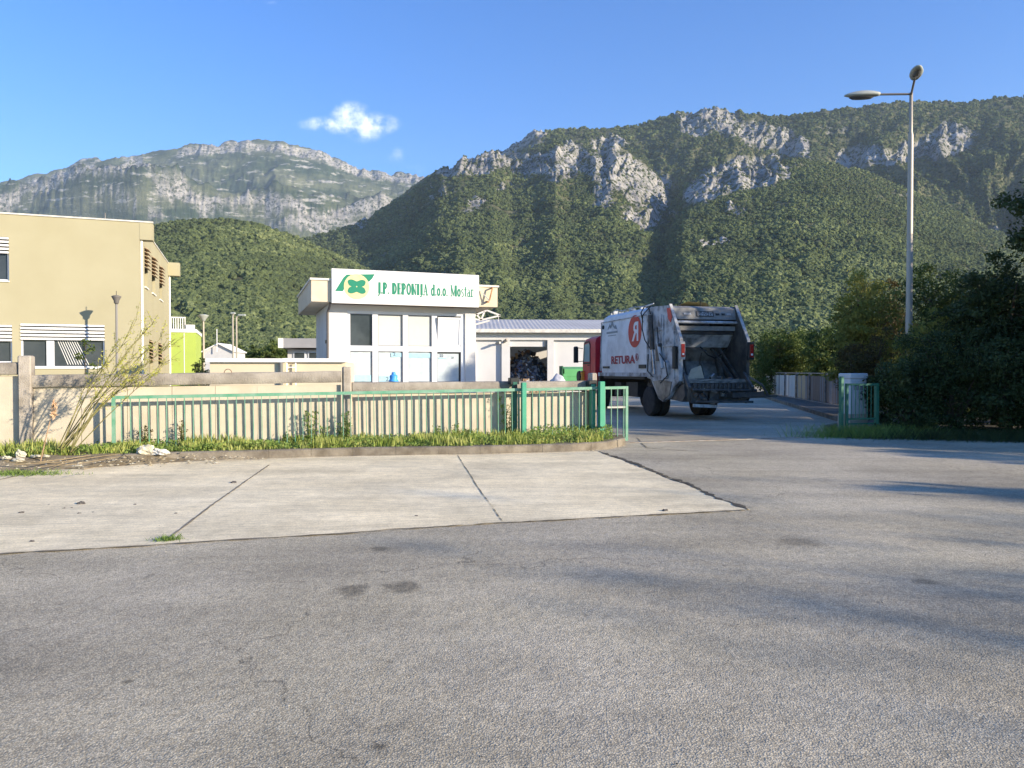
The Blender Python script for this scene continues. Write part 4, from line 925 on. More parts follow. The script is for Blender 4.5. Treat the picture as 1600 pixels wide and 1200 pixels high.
# ------------------------------------------------------------------ lamps
POLE = M('galvanised_pole', (.44,.39,.32), (.36,.32,.26), 2, .5, .1, 30, metal=.25, stretch=(1,1,.3)); HEADM = M('lamp_housing', (.38,.40,.37), (.30,.32,.29), 4, .45); LENS = M('lamp_lens', (.10,.10,.10), rough=.15, spec=.7)
lp = thing('street_lamp', 'tall galvanised street lamp with two heads rising from the hedge', 'street lamp', (PY(1419.5,580,22).x, 22, 0), 0)
zT = PY(1420,148,22).z
MB().tube([(0,0,0),(0,0,3.2),(0.0,0,3.25),(.0,0,zT-1.2),(0,0,zT-1.1),(0,0,zT+.06)], [.100,.100,.092,.074,.052,.048], 16).build('pole', POLE, lp, smooth=True)
def head(dirx, diry, L0, z0, z1):
    d_ = Vector((dirx, diry, 0)).normalized(); side = Vector((-d_.y, d_.x, 0))
    MB().tube([(0,0,z0), tuple(d_*L0+Vector((0,0,z1)))], .032, 10).build('arm', M('arm_dark', (.16,.15,.14), rough=.5), lp)
    hd = MB(); vs = []; n1, n2 = 12, 14; Lh = 1.0; o_ = d_*(L0-.06)+Vector((0,0,z1))
    for i in range(n1+1):
        t = i/n1; w_ = .17*math.sin(math.pi*(t*.86+.10))**.6; hg = .13*math.sin(math.pi*(t*.85+.12))**.7
        for j in range(n2):
            a = 2*math.pi*j/n2; zz_ = math.sin(a)*hg*(1 if math.sin(a) > 0 else .55); vs.append(tuple(o_+d_*(t*Lh)+side*(math.cos(a)*w_)+Vector((0,0,zz_))))
    fs = [(i*n2+j, i*n2+(j+1) % n2, (i+1)*n2+(j+1) % n2, (i+1)*n2+j) for i in range(n1) for j in range(n2)]+[tuple(range(n2)), tuple(range(n1*n2, n1*n2+n2))]
    hd.add(vs, fs); h_ = hd.build('lamp_head', HEADM, lp, smooth=True)
    ln = MB(); c_ = o_+d_*.52+Vector((0,0,-.068)); ln.add([tuple(c_+d_*(.36*math.cos(a))+side*(.12*math.sin(a))) for a in np.linspace(0, 2*math.pi, 18, endpoint=False)]+[tuple(c_+d_*(.28*math.cos(a))+side*(.08*math.sin(a))+Vector((0,0,-.05))) for a in np.linspace(0, 2*math.pi, 18, endpoint=False)], [(i, (i+1) % 18, (i+1) % 18+18, i+18) for i in range(18)]+[tuple(range(35, 17, -1))])
    ln.build('lens', LENS, h_, smooth=True)
head(-1, .12, .95, zT+.02, zT+.05)
head(-.40, -.92, 1.05, zT+.0, zT+.10)
def parklamp(px, ytop, Y, lab, hw_):
    p = PY(px, ytop, Y); t = thing('garden_lamp', lab, 'lamp', (p.x, p.y, 0)); z = p.z
    MB().tube([(0,0,0),(0,0,z-.35)], [.055,.04], 10).build('pole', POLE if px > 200 else M('dark_pole', (.22,.21,.2)), t)
    MB().lathe([(.05,z-.35),(.09,z-.3),(hw_*.55,z-.22),(hw_,z-.08),(hw_*1.05,z-.05),(hw_*.5,z-.01),(.02,z)], (0,0,0), 'z', 18).build('lamp_head', HEADM if px > 200 else M('lamp_dark', (.14,.13,.12)), t, smooth=True)
    if px < 200: MB().tube([(0,0,z),(0,0,z+.16)], .012, 6).build('finial', BLACK, t)
parklamp(183, 461, 28.4, 'slim dark garden lamp standing before the yellow office wall', .17)
parklamp(318.5, 491, 36, 'pale mushroom-headed garden lamp right of the lime green annex', .24)
for px, dy, lab in ((364.3, 0, 'taller of two thin twin yard lamps, standing left'), (370, 3, 'shorter of two thin twin yard lamps, bent arm, standing right')):
    p = PY(px, 490+dy, 54); t = thing('yard_lamp', lab, 'street lamp', (p.x, p.y, 0), 0, 'pair of thin yard lamps'); z = p.z
    L2 = .55 if dy else .1
    MB().tube([(0,0,0),(0,0,z-.18),(.08,0,z-.04),(L2*.5+.05,0,z)], [.075,.06,.05,.045], 8).build('pole', POLE, t)
    MB().bbox(-.16 if not dy else .12, .2 if not dy else .68, -.1, .1, z-.02, z+.10, .04).build('lamp_head', HEADM, t)
# ------------------------------------------------------------------ refuse truck
TP = M('truck_grey_white', (.66,.69,.72), (.44,.46,.48), 1.8, .5, .12, 30, spec=.4, detail=9, lo=.4, hi=.75)
TPD = M('truck_dirty_grey', (.46,.48,.50), (.12,.115,.11), 2.4, .6, .4, 25, detail=10, lo=.42, hi=.66)
DARK = M('grimy_steel', (.055,.052,.05), (.15,.13,.11), 3, .55, .5, 25, metal=.3, detail=9)
DK2 = M('dark_frame', (.02,.02,.022), (.04,.037,.035), 5, .6)
GRIME = M('hopper_steel', (.36,.335,.29), (.09,.08,.07), 2.2, .5, .4, 12, metal=.4, detail=10)
BRG = M('bridge_shade_grey', (.27,.27,.26), (.15,.145,.135), 3, .6, .3, 25, detail=9); RED = M('cab_red', (.62,.025,.04), (.50,.02,.035), 3, .35, spec=.5)  # BRG: truck grey darkened for the shade on the bridge, and dirtier
RUB = M('tyre_rubber', (.022,.022,.023), (.045,.042,.04), 6, .85, .4, 60)
RIMM = M('rim_steel', (.12,.12,.12), (.06,.055,.05), 6, .6, metal=.3)
REDL = M('logo_red', (.50,.05,.035), (.42,.05,.04), 5, .5); WHL = M('logo_white', (.66,.67,.68), rough=.5); MARO = M('lettering_red', (.32,.03,.05), rough=.5)
LAMPR = M('lamp_red', (.35,.015,.012), rough=.25, spec=.6); ORG = M('lamp_orange', (.80,.33,.04), (.72,.28,.04), 8, .3, spec=.5); LW = M('strip_white', (.50,.50,.49), (.25,.24,.23), 6, .5)
tk = thing('garbage_truck', 'grey-white rear-loading garbage truck with a red cab turning in beyond the gateway', 'garbage truck', (6.07, 26.6, 0), math.radians(13.4))
ch = MB().box(-.48,-.38,-1.6,6.4,.78,1.06).box(.38,.48,-1.6,6.4,.78,1.06)
for y in (-1.4, .9, 2.6, 4.4, 6.2): ch.box(-.379,.379,y,y+.1,.80,1.0)
ch.box(-1.0,-.55,1.5,2.6,.62,1.18).box(.55,1.05,1.2,3.2,.6,1.2).box(-.98,-.5,3.2,3.9,.62,1.15).box(-1.2,1.2,.4,4.6,1.30,1.42)
ch.build('chassis', DK2, tk)
def wheel(x, y, wdt=.30, side=1):
    t = MB(); R_ = .525; hw_ = wdt/2
    t.lathe([(.30,-hw_*.9),(.42,-hw_),(.49,-hw_*.95),(R_,-hw_*.7),(R_,-hw_*.3),(R_-.015,-hw_*.28),(R_-.015,-hw_*.2),(R_,-hw_*.18),(R_,hw_*.18),(R_-.015,hw_*.2),(R_-.015,hw_*.28),(R_,hw_*.3),(R_,hw_*.7),(.49,hw_*.95),(.42,hw_),(.30,hw_*.9)], (0,0,0), 'x', 40)
    o = t.build('wheel', RUB, tk, angle=40); o.location = (x, y, R_)
    r = MB().lathe([(.295,-hw_*.8),(.27,-hw_*.5),(.16,-hw_*.35),(.13,-hw_*.75),(.10,-hw_*.8),(.10,hw_*.8),(.13,hw_*.75),(.16,hw_*.35),(.27,hw_*.5),(.295,hw_*.8)], (0,0,0), 'x', 28)
    for k in range(10):
        a = k*.628; r.lathe([(.018,-hw_*.6),(.018,hw_*.6)], (0,.21*math.cos(a),.21*math.sin(a)), 'x', 6)
    r.build('rim', RIMM, o)
for x in (-1.09, -.75, .75, 1.09): wheel(x, 0)
for x in (-1.03, 1.03): wheel(x, 5.15, .32)
for s in (-1, 1):
    m = MB(); m.tube([(s*.92, .62*math.cos(a), .50+.66*math.sin(a)) for a in np.linspace(.35, 2.4, 9)], .02, 6); 
    for a, b in zip(np.linspace(.3, 2.6, 9), np.linspace(.3, 2.6, 9)[1:]): m.bar((s*.92, .66*math.cos(a), .52+.68*math.sin(a)), (s*.92, .66*math.cos(b), .52+.68*math.sin(b)), .62, .02, up=(1,0,0))
    m.build('mudguard', DK2, tk)
# compactor body lofted over height
secs = [(1.44,.02,4.92,1.20),(1.62,.02,4.98,1.245),(2.2,.02,5.04,1.275),(3.0,.02,4.98,1.275),(3.55,.02,4.84,1.26),(3.78,.02,4.72,1.22),(3.90,.02,4.60,1.08)]
vs = []; 
for z, a, b, hx in secs: vs += [(-hx,a,z),(hx,a,z),(hx,b-.25,z),(hx-.22,b,z),(-hx+.22,b,z),(-hx,b-.25,z)]
fs = [(6*k+i, 6*k+(i+1) % 6, 6*k+6+(i+1) % 6, 6*k+6+i) for k in range(6) for i in range(6)]+[(5,4,3,2,1,0), tuple(range(36,42))]
MB().add(vs, fs).build('compactor_body', TP, tk, angle=25)
m = MB().box(-1.30,-1.16,-.02,5.0,1.40,1.545).box(1.16,1.30,-.02,5.0,1.40,1.545)
m.bar((-1.28,.1,3.62),(-1.28,4.70,3.62),.03).bar((-1.285,4.76,1.6),(-1.285,4.62,3.6),.04)
m.build('body_frame', TPD, tk)
m = MB()
for y, h in ((4.3,.10),(4.0,.16),(3.4,.09),(2.6,.07),(2.2,.12),(1.2,.10)): m.box(-1.0,-.8,y,y+.14,3.9,3.9+h)
m.tube([(-.95,4.4,4.02),(-.95,3.8,4.10),(-.95,3.1,4.0),(-.95,2,4.06),(-.95,1,4.0),(-.9,.3,4.05)], .022, 6)
m.build('roof_fittings', TPD, tk)
MB().lathe([(.0,-.05),(.07,-.04),(.085,0),(.085,.04)], (-1.275,4.45,3.42), 'x', 14).build('side_lamp', BLACK, tk)
MB().box(-1.30,-1.272,3.75,4.45,1.72,1.80).box(-1.30,-1.272,.10,.72,1.70,1.84).build('latch', BLACK, tk)
# lettering on the left flank (outer face x = -1.278), read from front to rear
rotL = (math.pi/2, 0, -math.pi/2)
xl = -1.281
def disc(name, y, z, ry, rz, x, mat, par):
    mb = MB(); pts = [(y+ry*math.cos(a), z+rz*math.sin(a)) for a in np.linspace(0, 2*math.pi, 40, endpoint=False)]; mb.prism(pts, x-.004, x, 'x'); return mb.build(name, mat, par)
lg = disc('round_logo', 1.12, 3.08, .62, .60, xl, REDL, tk)
o, w_ = text_obj('logo_letter', 'R', .98, WHL, tk, (xl-.008, 1.12, 2.74), rotL, .002, .022, 1.05, mirror=True); o.location.y = 1.08+w_/2
o, w_ = text_obj('lettering', 'RETURA', .42, MARO, tk, (xl-.004, 3.5, 1.90), rotL, .002, .012, 1.0)
o.scale = (2.42/w_, 1, 1); o.location.y = 3.52
o, w_ = text_obj('lettering', 'R', .17, MARO, tk, (xl-.004, .98, 2.06), rotL, .002, .008, 1.0)
rg_ = MB()
for a, b in zip(np.linspace(0, 6.283, 17), np.linspace(0, 6.283, 17)[1:]): rg_.bar((xl-.003,.915+.13*math.cos(a),2.12+.12*math.sin(a)), (xl-.003,.915+.13*math.cos(b),2.12+.12*math.sin(b)), .004, .03)
rg_.build('lettering_ring', MARO, tk)
EM = M('emblem_grey', (.20,.24,.27), (.26,.30,.32), 8, .6)
mb = MB().prism([(3.95,3.28),(3.72,3.52),(3.60,3.42),(3.45,3.62),(3.2,3.38),(3.05,3.44),(2.92,3.26),(3.2,3.30),(3.45,3.46),(3.62,3.32),(3.72,3.40)], xl-.004, xl, 'x')
mb.prism([(4.05,3.12),(4.05,3.20),(2.85,3.20),(2.85,3.12)], xl-.004, xl, 'x').prism([(3.9,3.02),(3.9,3.05),(3.0,3.05),(3.0,3.02)], xl-.004, xl, 'x'); mb.build('grey_emblem', EM, tk)
# cab
cs = [(-1.2,5.12),(-1.2,6.72),(-1.08,6.95),(1.08,6.95),(1.2,6.72),(1.2,5.12)]
def cabring(z, yf, hx=1.22): return [(-hx,5.12,z),(-hx,yf-.22,z),(-hx+.16,yf,z),(hx-.16,yf,z),(hx,yf-.22,z),(hx,5.12,z)]
rings = [(.95,7.0),(1.2,7.02),(1.95,7.0),(2.1,6.97),(2.85,6.80),(3.02,6.66),(3.12,6.35)]
vs = []; 
for z, yf in rings: vs += cabring(z, yf, 1.22 if z < 2.9 else 1.17 if z < 3.05 else 1.0)
fs = [(6*k+i, 6*k+(i+1) % 6, 6*k+6+(i+1) % 6, 6*k+6+i) for k in range(6) for i in range(6)]+[(5,4,3,2,1,0), tuple(range(36,42))]
cab = MB().add(vs, fs).build('cab', RED, tk, angle=25)
CGL = M('cab_glass', (.50,.58,.54), (.42,.52,.47), 3, .12, spec=.8)
for s in (-1, 1):
    MB().prism([(6.60,2.02),(6.50,2.78),(5.98,2.84),(5.86,2.74),(5.86,2.02)], s*1.222, s*1.232, 'x').build('side_window', CGL, cab)
    w1 = MB()
    fr_ = [(6.68,1.95),(6.55,2.86),(5.94,2.91),(5.78,2.78),(5.78,1.95)]
    for a, b in zip(fr_, fr_[1:]+fr_[:1]): w1.bar((s*1.228,)+a, (s*1.228,)+b, .02, .07)
    w1.bar((s*1.228,5.76,1.1),(s*1.228,5.76,1.95),.012,.015); w1.build('window_seal', BLACK, cab)
    MB().bar((s*1.235,6.1,1.86),(s*1.235,5.88,1.86),.02,.04).build('door_handle', BLACK, cab)
    a = MB().bbox(s*1.52-.10, s*1.52+.10, 6.78, 6.95, 1.98, 2.72, .04).build('mirror', BLACK, tk)
    MB().bar((s*1.24,6.7,2.62),(s*1.50,6.85,2.66),.03).bar((s*1.24,6.7,2.05),(s*1.50,6.85,2.02),.03).build('mirror_arm', BLACK, a)
    MB().bbox(s*1.24-.13, s*1.24+.13, 6.55, 7.02, 1.12, 1.62, .05).build('indicator_lamp', ORG, tk)
    MB().lathe([(.0,-.06),(.24,-.06),(.26,0),(.24,.06)], (s*1.36,6.85,1.36), 'x', 16).build('front_mirror', BLACK, tk)
MB().prism([(6.96,2.05),(6.83,2.8),(6.80,2.8),(6.93,2.05)], -1.0, 1.0, 'x').build('windscreen', CGL, cab)
MB().box(-1.2,1.2,5.2,7.03,.50,.94).build('bumper', DK2, tk)
for o in tk.children:
    if o.name.split('.')[0] in ('cab','mirror','indicator_lamp','front_mirror','windscreen','bumper'): o.location.y = .45
MB().box(-.9,.9,5.0,5.11,1.43,2.9).box(-1.25,1.25,4.9,5.11,.55,1.40).build('dark_gap_fill', DK2, tk)  # dark boxes added so the gap behind the cab reads as dark
# tailgate: two side cheeks
cheek = [(.0,3.88),(-1.72,3.80),(-2.52,2.62),(-2.52,1.28),(-2.1,1.05),(-1.75,.72),(-1.3,.56),(-.95,.66),(-.62,1.0),(-.30,1.32),(.0,1.36)]
for s in (-1, 1):
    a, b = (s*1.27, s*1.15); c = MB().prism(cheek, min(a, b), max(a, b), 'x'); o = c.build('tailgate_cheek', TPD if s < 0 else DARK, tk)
    # light edge trim of each cheek
    e = MB().bar((s*1.21,-1.74,3.84),(s*1.21,-2.55,2.62),.10,.035,up=(0,1,0)).bar((s*1.21,-2.55,2.62),(s*1.21,-2.55,2.1),.10,.03,up=(0,1,0)); e.build('edge_trim', LW, tk)
    t = MB().bbox(s*1.21-.11 if s < 0 else 1.14, s*1.21+.09 if s < 0 else 1.36, -2.66, -2.56, 1.98, 2.56, .02).build('tail_lamp_housing', LW if s < 0 else BLACK, tk)
    xx = s*1.215 if s < 0 else 1.25
    MB().bbox(xx-.065, xx+.065, -2.685, -2.661, 2.06, 2.48, .01).build('tail_lamp', LAMPR, t)
    MB().bbox(xx-.035, xx+.035, -2.70, -2.686, 2.12, 2.18, .01).build('lamp_reflector', WHL, t)
    MB().prism([(-1.62,3.72),(-1.84,3.70),(-2.0,3.40),(-1.90,3.22),(-1.74,3.34)], s*1.285-.012, s*1.285+.012, 'x').build('marker_panel', M('marker_red', (.55,.10,.07)) if s < 0 else bpy.data.materials['marker_red'], tk)
# outer gear on the left cheek
xo = -1.27
g_ = MB()
for y, w_, z0, z1 in ((-.10,.12,1.4,3.8),(-.42,.05,1.6,3.7),(-1.35,.06,1.3,3.5),(-2.2,.05,1.35,2.9)): g_.box(xo-.05, xo, y-w_/2, y+w_/2, z0, z1)
g_.box(xo-.045, xo, -1.32, -.45, 3.0, 3.07).box(xo-.045, xo, -2.17, -1.4, 2.42, 2.50).box(xo-.04, xo, -1.32,-.45,1.95,2.02).box(xo-.035,xo,-.35,-.18,1.4,3.4)
g_.lathe([(.30,-.10),(.32,-.02),(.32,.0)], (xo-.0,-1.55,1.66), 'x', 20)
g_.prism([(-1.2,3.55),(-.95,3.55),(-.95,3.05),(-1.2,3.05)], xo-.03, xo, 'x')
g_.build('cheek_ribs', TPD, tk, angle=30)
cy = MB().tube([(xo-.14,-.55,3.55),(xo-.14,-.75,2.35)], .085, 12).build('hydraulic_cylinder', DARK, tk, angle=50)
MB().tube([(xo-.14,-.75,2.35),(xo-.14,-.93,1.5)], .045, 10).build('piston_rod', M('rod_steel', (.45,.45,.45), (.2,.2,.2), 9, .3, metal=.8), cy)
cy2 = MB().tube([(xo-.13,-1.1,2.75),(xo-.13,-1.55,1.7)], .06, 12).build('hydraulic_cylinder', TPD, tk, angle=50)
MB().bbox(xo-.18, xo-.002, -1.30, -1.06, 1.95, 2.55, .03).build('valve_block', DARK, tk)
MB().bbox(xo-.12, xo-.002, -2.44, -2.22, 1.68, 2.42, .03).build('control_box', BLACK, tk)
hs_ = MB()
hs_.tube([(xo-.05,.28,3.35),(xo-.12,.30,3.7),(xo-.1,.05,3.9),(xo-.08,-.3,3.84),(xo-.1,-.48,3.6)], .022, 7)
hs_.tube([(xo-.08,-.5,3.9),(xo-.14,.1,3.6),(xo-.12,.18,3.1),(xo-.14,-.1,2.7),(xo-.12,-.5,2.4)], .02, 7)
hs_.tube([(xo-.08,-1.0,3.1),(xo-.16,-1.25,2.7),(xo-.15,-1.2,2.3),(xo-.2,-1.9,1.9),(xo-.12,-1.9,1.45),(xo-.14,-1.4,1.2)], .02, 7)
hs_.tube([(xo-.06,-.2,2.2),(xo-.1,-.25,1.6),(xo-.05,-.6,1.4)], .02, 7)
hs_.build('hoses', BLACK, tk)
MB().prism([(-.55,1.25),(-1.25,1.30),(-2.0,1.25),(-1.85,.80),(-1.3,.60),(-.95,.72)], xo-.03, xo-.002, 'x').build('hopper_bulge', GRIME, tk)
# top bridge between the cheeks with plate and lamps
XB = 1.148
br_ = MB().prism([(-1.60,3.80),(-1.78,3.72),(-1.86,3.34),(-1.5,3.28),(-.1,3.5),(-.1,3.86)], -XB, XB, 'x').build('tailgate_bridge', BRG, tk)
def onb(name, x0, x1, z0, z1, mat, dd=.02, par=None):
    # sits on the sloping rear face of the bridge
    f = lambda z: -1.78-(3.72-z)/.38*.08
    m = MB(); vs = [(x0,f(z0)-.003,z0),(x1,f(z0)-.003,z0),(x1,f(z1)-.003,z1),(x0,f(z1)-.003,z1)]; vs += [(x,y-dd,z) for x,y,z in vs]
    return m.add(vs, [(0,1,2,3),(7,6,5,4),(0,4,5,1),(1,5,6,2),(2,6,7,3),(3,7,4,0)]).build(name, mat, par or br_)
pf = onb('plate_holder', -.32, .32, 3.44, 3.62, BLACK); 
m = MB()
for k, x in enumerate((-.25,-.17,-.08,.0,.06,.12,.2)): m.box(x, x+.045, -1.853, -1.848, 3.49, 3.575)
onb('plate', -.295, .295, 3.462, 3.598, M('plate_grey', (.33,.34,.34), (.08,.08,.08), 22, .5, lo=.45, hi=.55), .024, br_)
for x0, x1, mt in ((-.78,-.52,LW),(.40,.53,BLACK),(.62,.74,BLACK),(.80,.96,LW)): onb('small_lamp', x0, x1, 3.52-.03, 3.52+.035, mt)
MB().tube([(-XB,-1.90,3.24),(XB,-1.90,3.24)], .05, 10).build('cross_tube', TPD, tk)
MB().box(-XB,XB,-1.80,-1.7,2.97,3.12).build('cross_beam', BRG, tk); MB().box(-XB,XB,-1.72,-1.6,2.86,2.96).build('shadow_rail', DK2, tk)
MB().prism([(-1.60,2.86),(-1.66,2.84),(-1.30,2.42),(-1.22,2.45)], -XB, XB, 'x').build('upper_panel', TPD, tk)
# packer blade, hopper trough
hp = MB(); prof = [(-.9,2.9),(-.5,2.4),(-.42,1.9),(-.6,1.3),(-.95,.95),(-1.4,.80),(-1.9,.88),(-2.25,1.08),(-2.50,1.28)]
vs = []
for y, z in prof: vs += [(-XB, y, z), (XB, y, z)]
hp.add(vs, [(2*i, 2*i+1, 2*i+3, 2*i+2) for i in range(len(prof)-1)])
hp.build('hopper', GRIME, tk, smooth=True)
bl = MB().prism([(-1.12,2.42),(-1.0,2.5),(-.72,1.9),(-1.02,1.32),(-1.32,1.14),(-1.36,1.22),(-1.12,1.5),(-.90,1.95)], -XB+.03, XB-.03, 'x'); bl.build('packer_blade', GRIME, tk)
m = MB()
for x in (-.9,-.3,.3,.9): m.bar((x,-1.06,2.42),(x,-.93,1.95),.05).bar((x,-.93,1.95),(x,-1.18,1.48),.05)
m.bar((.62,-1.15,2.4),(.9,-2.1,1.3),.09).bar((.85,-1.25,2.4),(1.08,-2.2,1.3),.07).bar((-.5,-1.2,2.44),(.2,-1.6,2.3),.05)
m.build('blade_ribs', DARK, tk)
MB().tube([(.1,-1.3,2.45),(.3,-1.5,2.15),(.55,-1.5,2.05),(.9,-1.4,2.2),(1.1,-1.3,2.4)], .025, 7).build('hanging_hose', BLACK, tk)
MB().box(-XB,XB,-2.62,-2.5,1.22,1.34).build('hopper_sill', M('worn_sill', (.40,.39,.37), (.12,.11,.10), 4, .4, metal=.4, stretch=(1,4,4)), tk)
MB().prism([(-2.62,1.20),(-2.66,.78),(-2.45,.60),(-1.6,.66),(-1.3,.79),(-1.9,.87),(-2.25,1.07),(-2.5,1.20)], -1.14, 1.14, 'x').build('hopper_underside', DARK, tk)
# bin lift and bumper gear
lf = MB().box(-1.0,1.05,-2.86,-2.78,1.05,1.12).box(-1.0,1.05,-2.80,-2.74,.58,.68).box(-.32,.0,-2.80,-2.67,.62,1.10)
for k in range(14): lf.box(-.95+k*.15, -.90+k*.15, -2.92, -2.84, 1.02, 1.20)
for s in (-1, 1):
    lf.bar((s*1.08,-2.45,1.55),(s*1.12,-2.95,1.05),.09).bar((s*1.12,-2.95,1.05),(s*1.05,-2.75,.65),.08).bar((s*.75,-2.66,1.0),(s*.7,-2.95,.7),.07)
lf.bar((1.1,-2.5,1.5),(1.5,-2.9,1.15),.06).bar((1.5,-2.9,1.15),(1.72,-2.95,.78),.05).bar((1.1,-2.7,.75),(1.95,-3.05,.78),.07).bar((1.2,-2.85,.95),(1.72,-2.95,.78),.05)
rl = random.Random(5)
for k in range(16):
    x = rl.uniform(-.9, 1.3); z = rl.uniform(.6, 1.15); lf.bar((x, -2.72, z), (x+rl.uniform(-.15,.3), -2.9-rl.uniform(0,.15), z+rl.uniform(-.25,.2)), rl.uniform(.03,.07), rl.uniform(.03,.09))
lf.tube([(-1.0,-2.9,1.0),(1.3,-2.9,.97)], .045, 8).tube([(-.9,-2.93,.62),(1.15,-2.93,.60)], .035, 8).bar((.4,-2.95,.82),(1.5,-3.0,.86),.05,.16)
lf.build('bin_lift', DARK, tk)
MB().bar((-.95,-2.86,.50),(-.15,-2.90,.46),.05,.10).build('rear_step', LW, tk)
lc = MB().box(-.98,-.42,-2.78,-2.68,.62,1.14).build('lamp_cluster', DARK, tk)
MB().bbox(-.90,-.50,-2.83,-2.781,.98,1.08,.01).build('lamp_glass', WHL, lc)
for x, z in ((-.85,.84),(-.6,.82),(-.72,.7)): MB().lathe([(.075,-.05),(.08,0)], (x,-2.80,z), 'y', 14).build('round_lamp', M('dull_lens', (.25,.12,.05), (.1,.1,.1), 9, .3) if x == -.85 else bpy.data.materials['dull_lens'], lc)
MB().box(.12,.26,-2.80,-2.67,.78,1.02).build('number_sticker', LW, tk)
MB().tube([(-.9,-2.7,1.2),(-.6,-2.85,.95),(-.2,-2.8,1.05),(.1,-2.9,.9),(.5,-2.8,1.1)], .025, 7).tube([(-.7,-2.7,1.15),(-.5,-2.95,.75),(-.3,-2.75,.6)], .022, 7).build('lift_hoses', BLACK, tk)
MB().prism([(-.1,-1.6),(.1,-1.9)]+[(.35,-1.7)], 3.8, 3.81, 'z')
# top clutter: yellow straps and lamp heads over the bridge
MB().add([(-.55,-.6,3.86),(-.2,-1.0,4.02),(.45,-1.1,3.98),(.8,-.7,3.87),(.2,-.3,3.9),(-.3,-.3,3.88)], [(0,1,5),(1,4,5),(1,2,4),(2,3,4)]).build('yellow_tarpaulin', M('tarp_yellow', (.62,.52,.22), (.5,.45,.25), 5, .7), tk)
MB().tube([(-.62,-1.2,3.85),(-.55,-1.3,4.08),(-.5,-1.35,4.12)], .02, 6).tube([(.75,-1.2,3.85),(.85,-1.2,4.06),(1.0,-1.3,3.9)], .02, 6).tube([(0,-1.5,3.8),(0,-1.55,4.0)], .015, 6).build('top_cables', BLACK, tk)
# household rubbish caught in the hopper
rgc = np.random.default_rng(17); Vc, Fc, Mc = [], [], []
for k in range(170):
    x = rgc.uniform(-1.05, 1.05); t = rgc.random(); y = -2.35+t*1.2; z = np.interp(y, [-2.5,-2.25,-1.9,-1.4,-.95], [1.28,1.08,.88,.80,.95])+rgc.random()*.34*(1-abs(x)*.5)+.03; s_ = rgc.uniform(.03,.12)
    Q, _ = np.linalg.qr(rgc.normal(size=(3,3))); b0 = len(Vc); ex = np.array([s_, s_*rgc.uniform(.4,1), s_*rgc.uniform(.1,.6)])
    for sx in (-1,1):
        for sy in (-1,1):
            for sz in (-1,1): Vc.append(np.array([x,y,z])+Q@(ex*np.array([sx,sy,sz])*rgc.uniform(.6,1,3)))
    for f in ((0,1,3,2),(4,6,7,5),(0,4,5,1),(2,3,7,6),(0,2,6,4),(1,5,7,3)): Fc.append([b0+i for i in f]); Mc.append(int(rgc.choice(6, p=[.3,.25,.15,.15,.05,.10])))
oc = npmesh('hopper_rubbish', Vc, Fc, WM, mi=Mc); oc.matrix_world = tk.matrix_basis.copy(); tag(oc, 'loose rubbish lying in the hopper of the garbage truck', 'rubbish', kind='stuff')
cd_ = thing('cardboard_piece', 'bent piece of beige cardboard lying on the sill of the truck hopper', 'cardboard', (0,0,0))
p = tk.matrix_basis @ Vector((-.62,-2.38,1.35)); cd_.location = p; cd_.rotation_euler.z = math.radians(13.4)
MB().add([(-.32,-.1,0),(.25,-.12,.02),(.22,.05,.42),(-.1,.1,.30),(-.32,-.08,.02),(.25,-.10,.04),(.22,.07,.44),(-.1,.12,.32)], [(0,1,2,3),(7,6,5,4),(0,4,5,1),(1,5,6,2),(2,6,7,3),(3,7,4,0)]).build('sheet', M('cardboard', (.46,.38,.27), (.38,.31,.22), 5, .8), cd_)

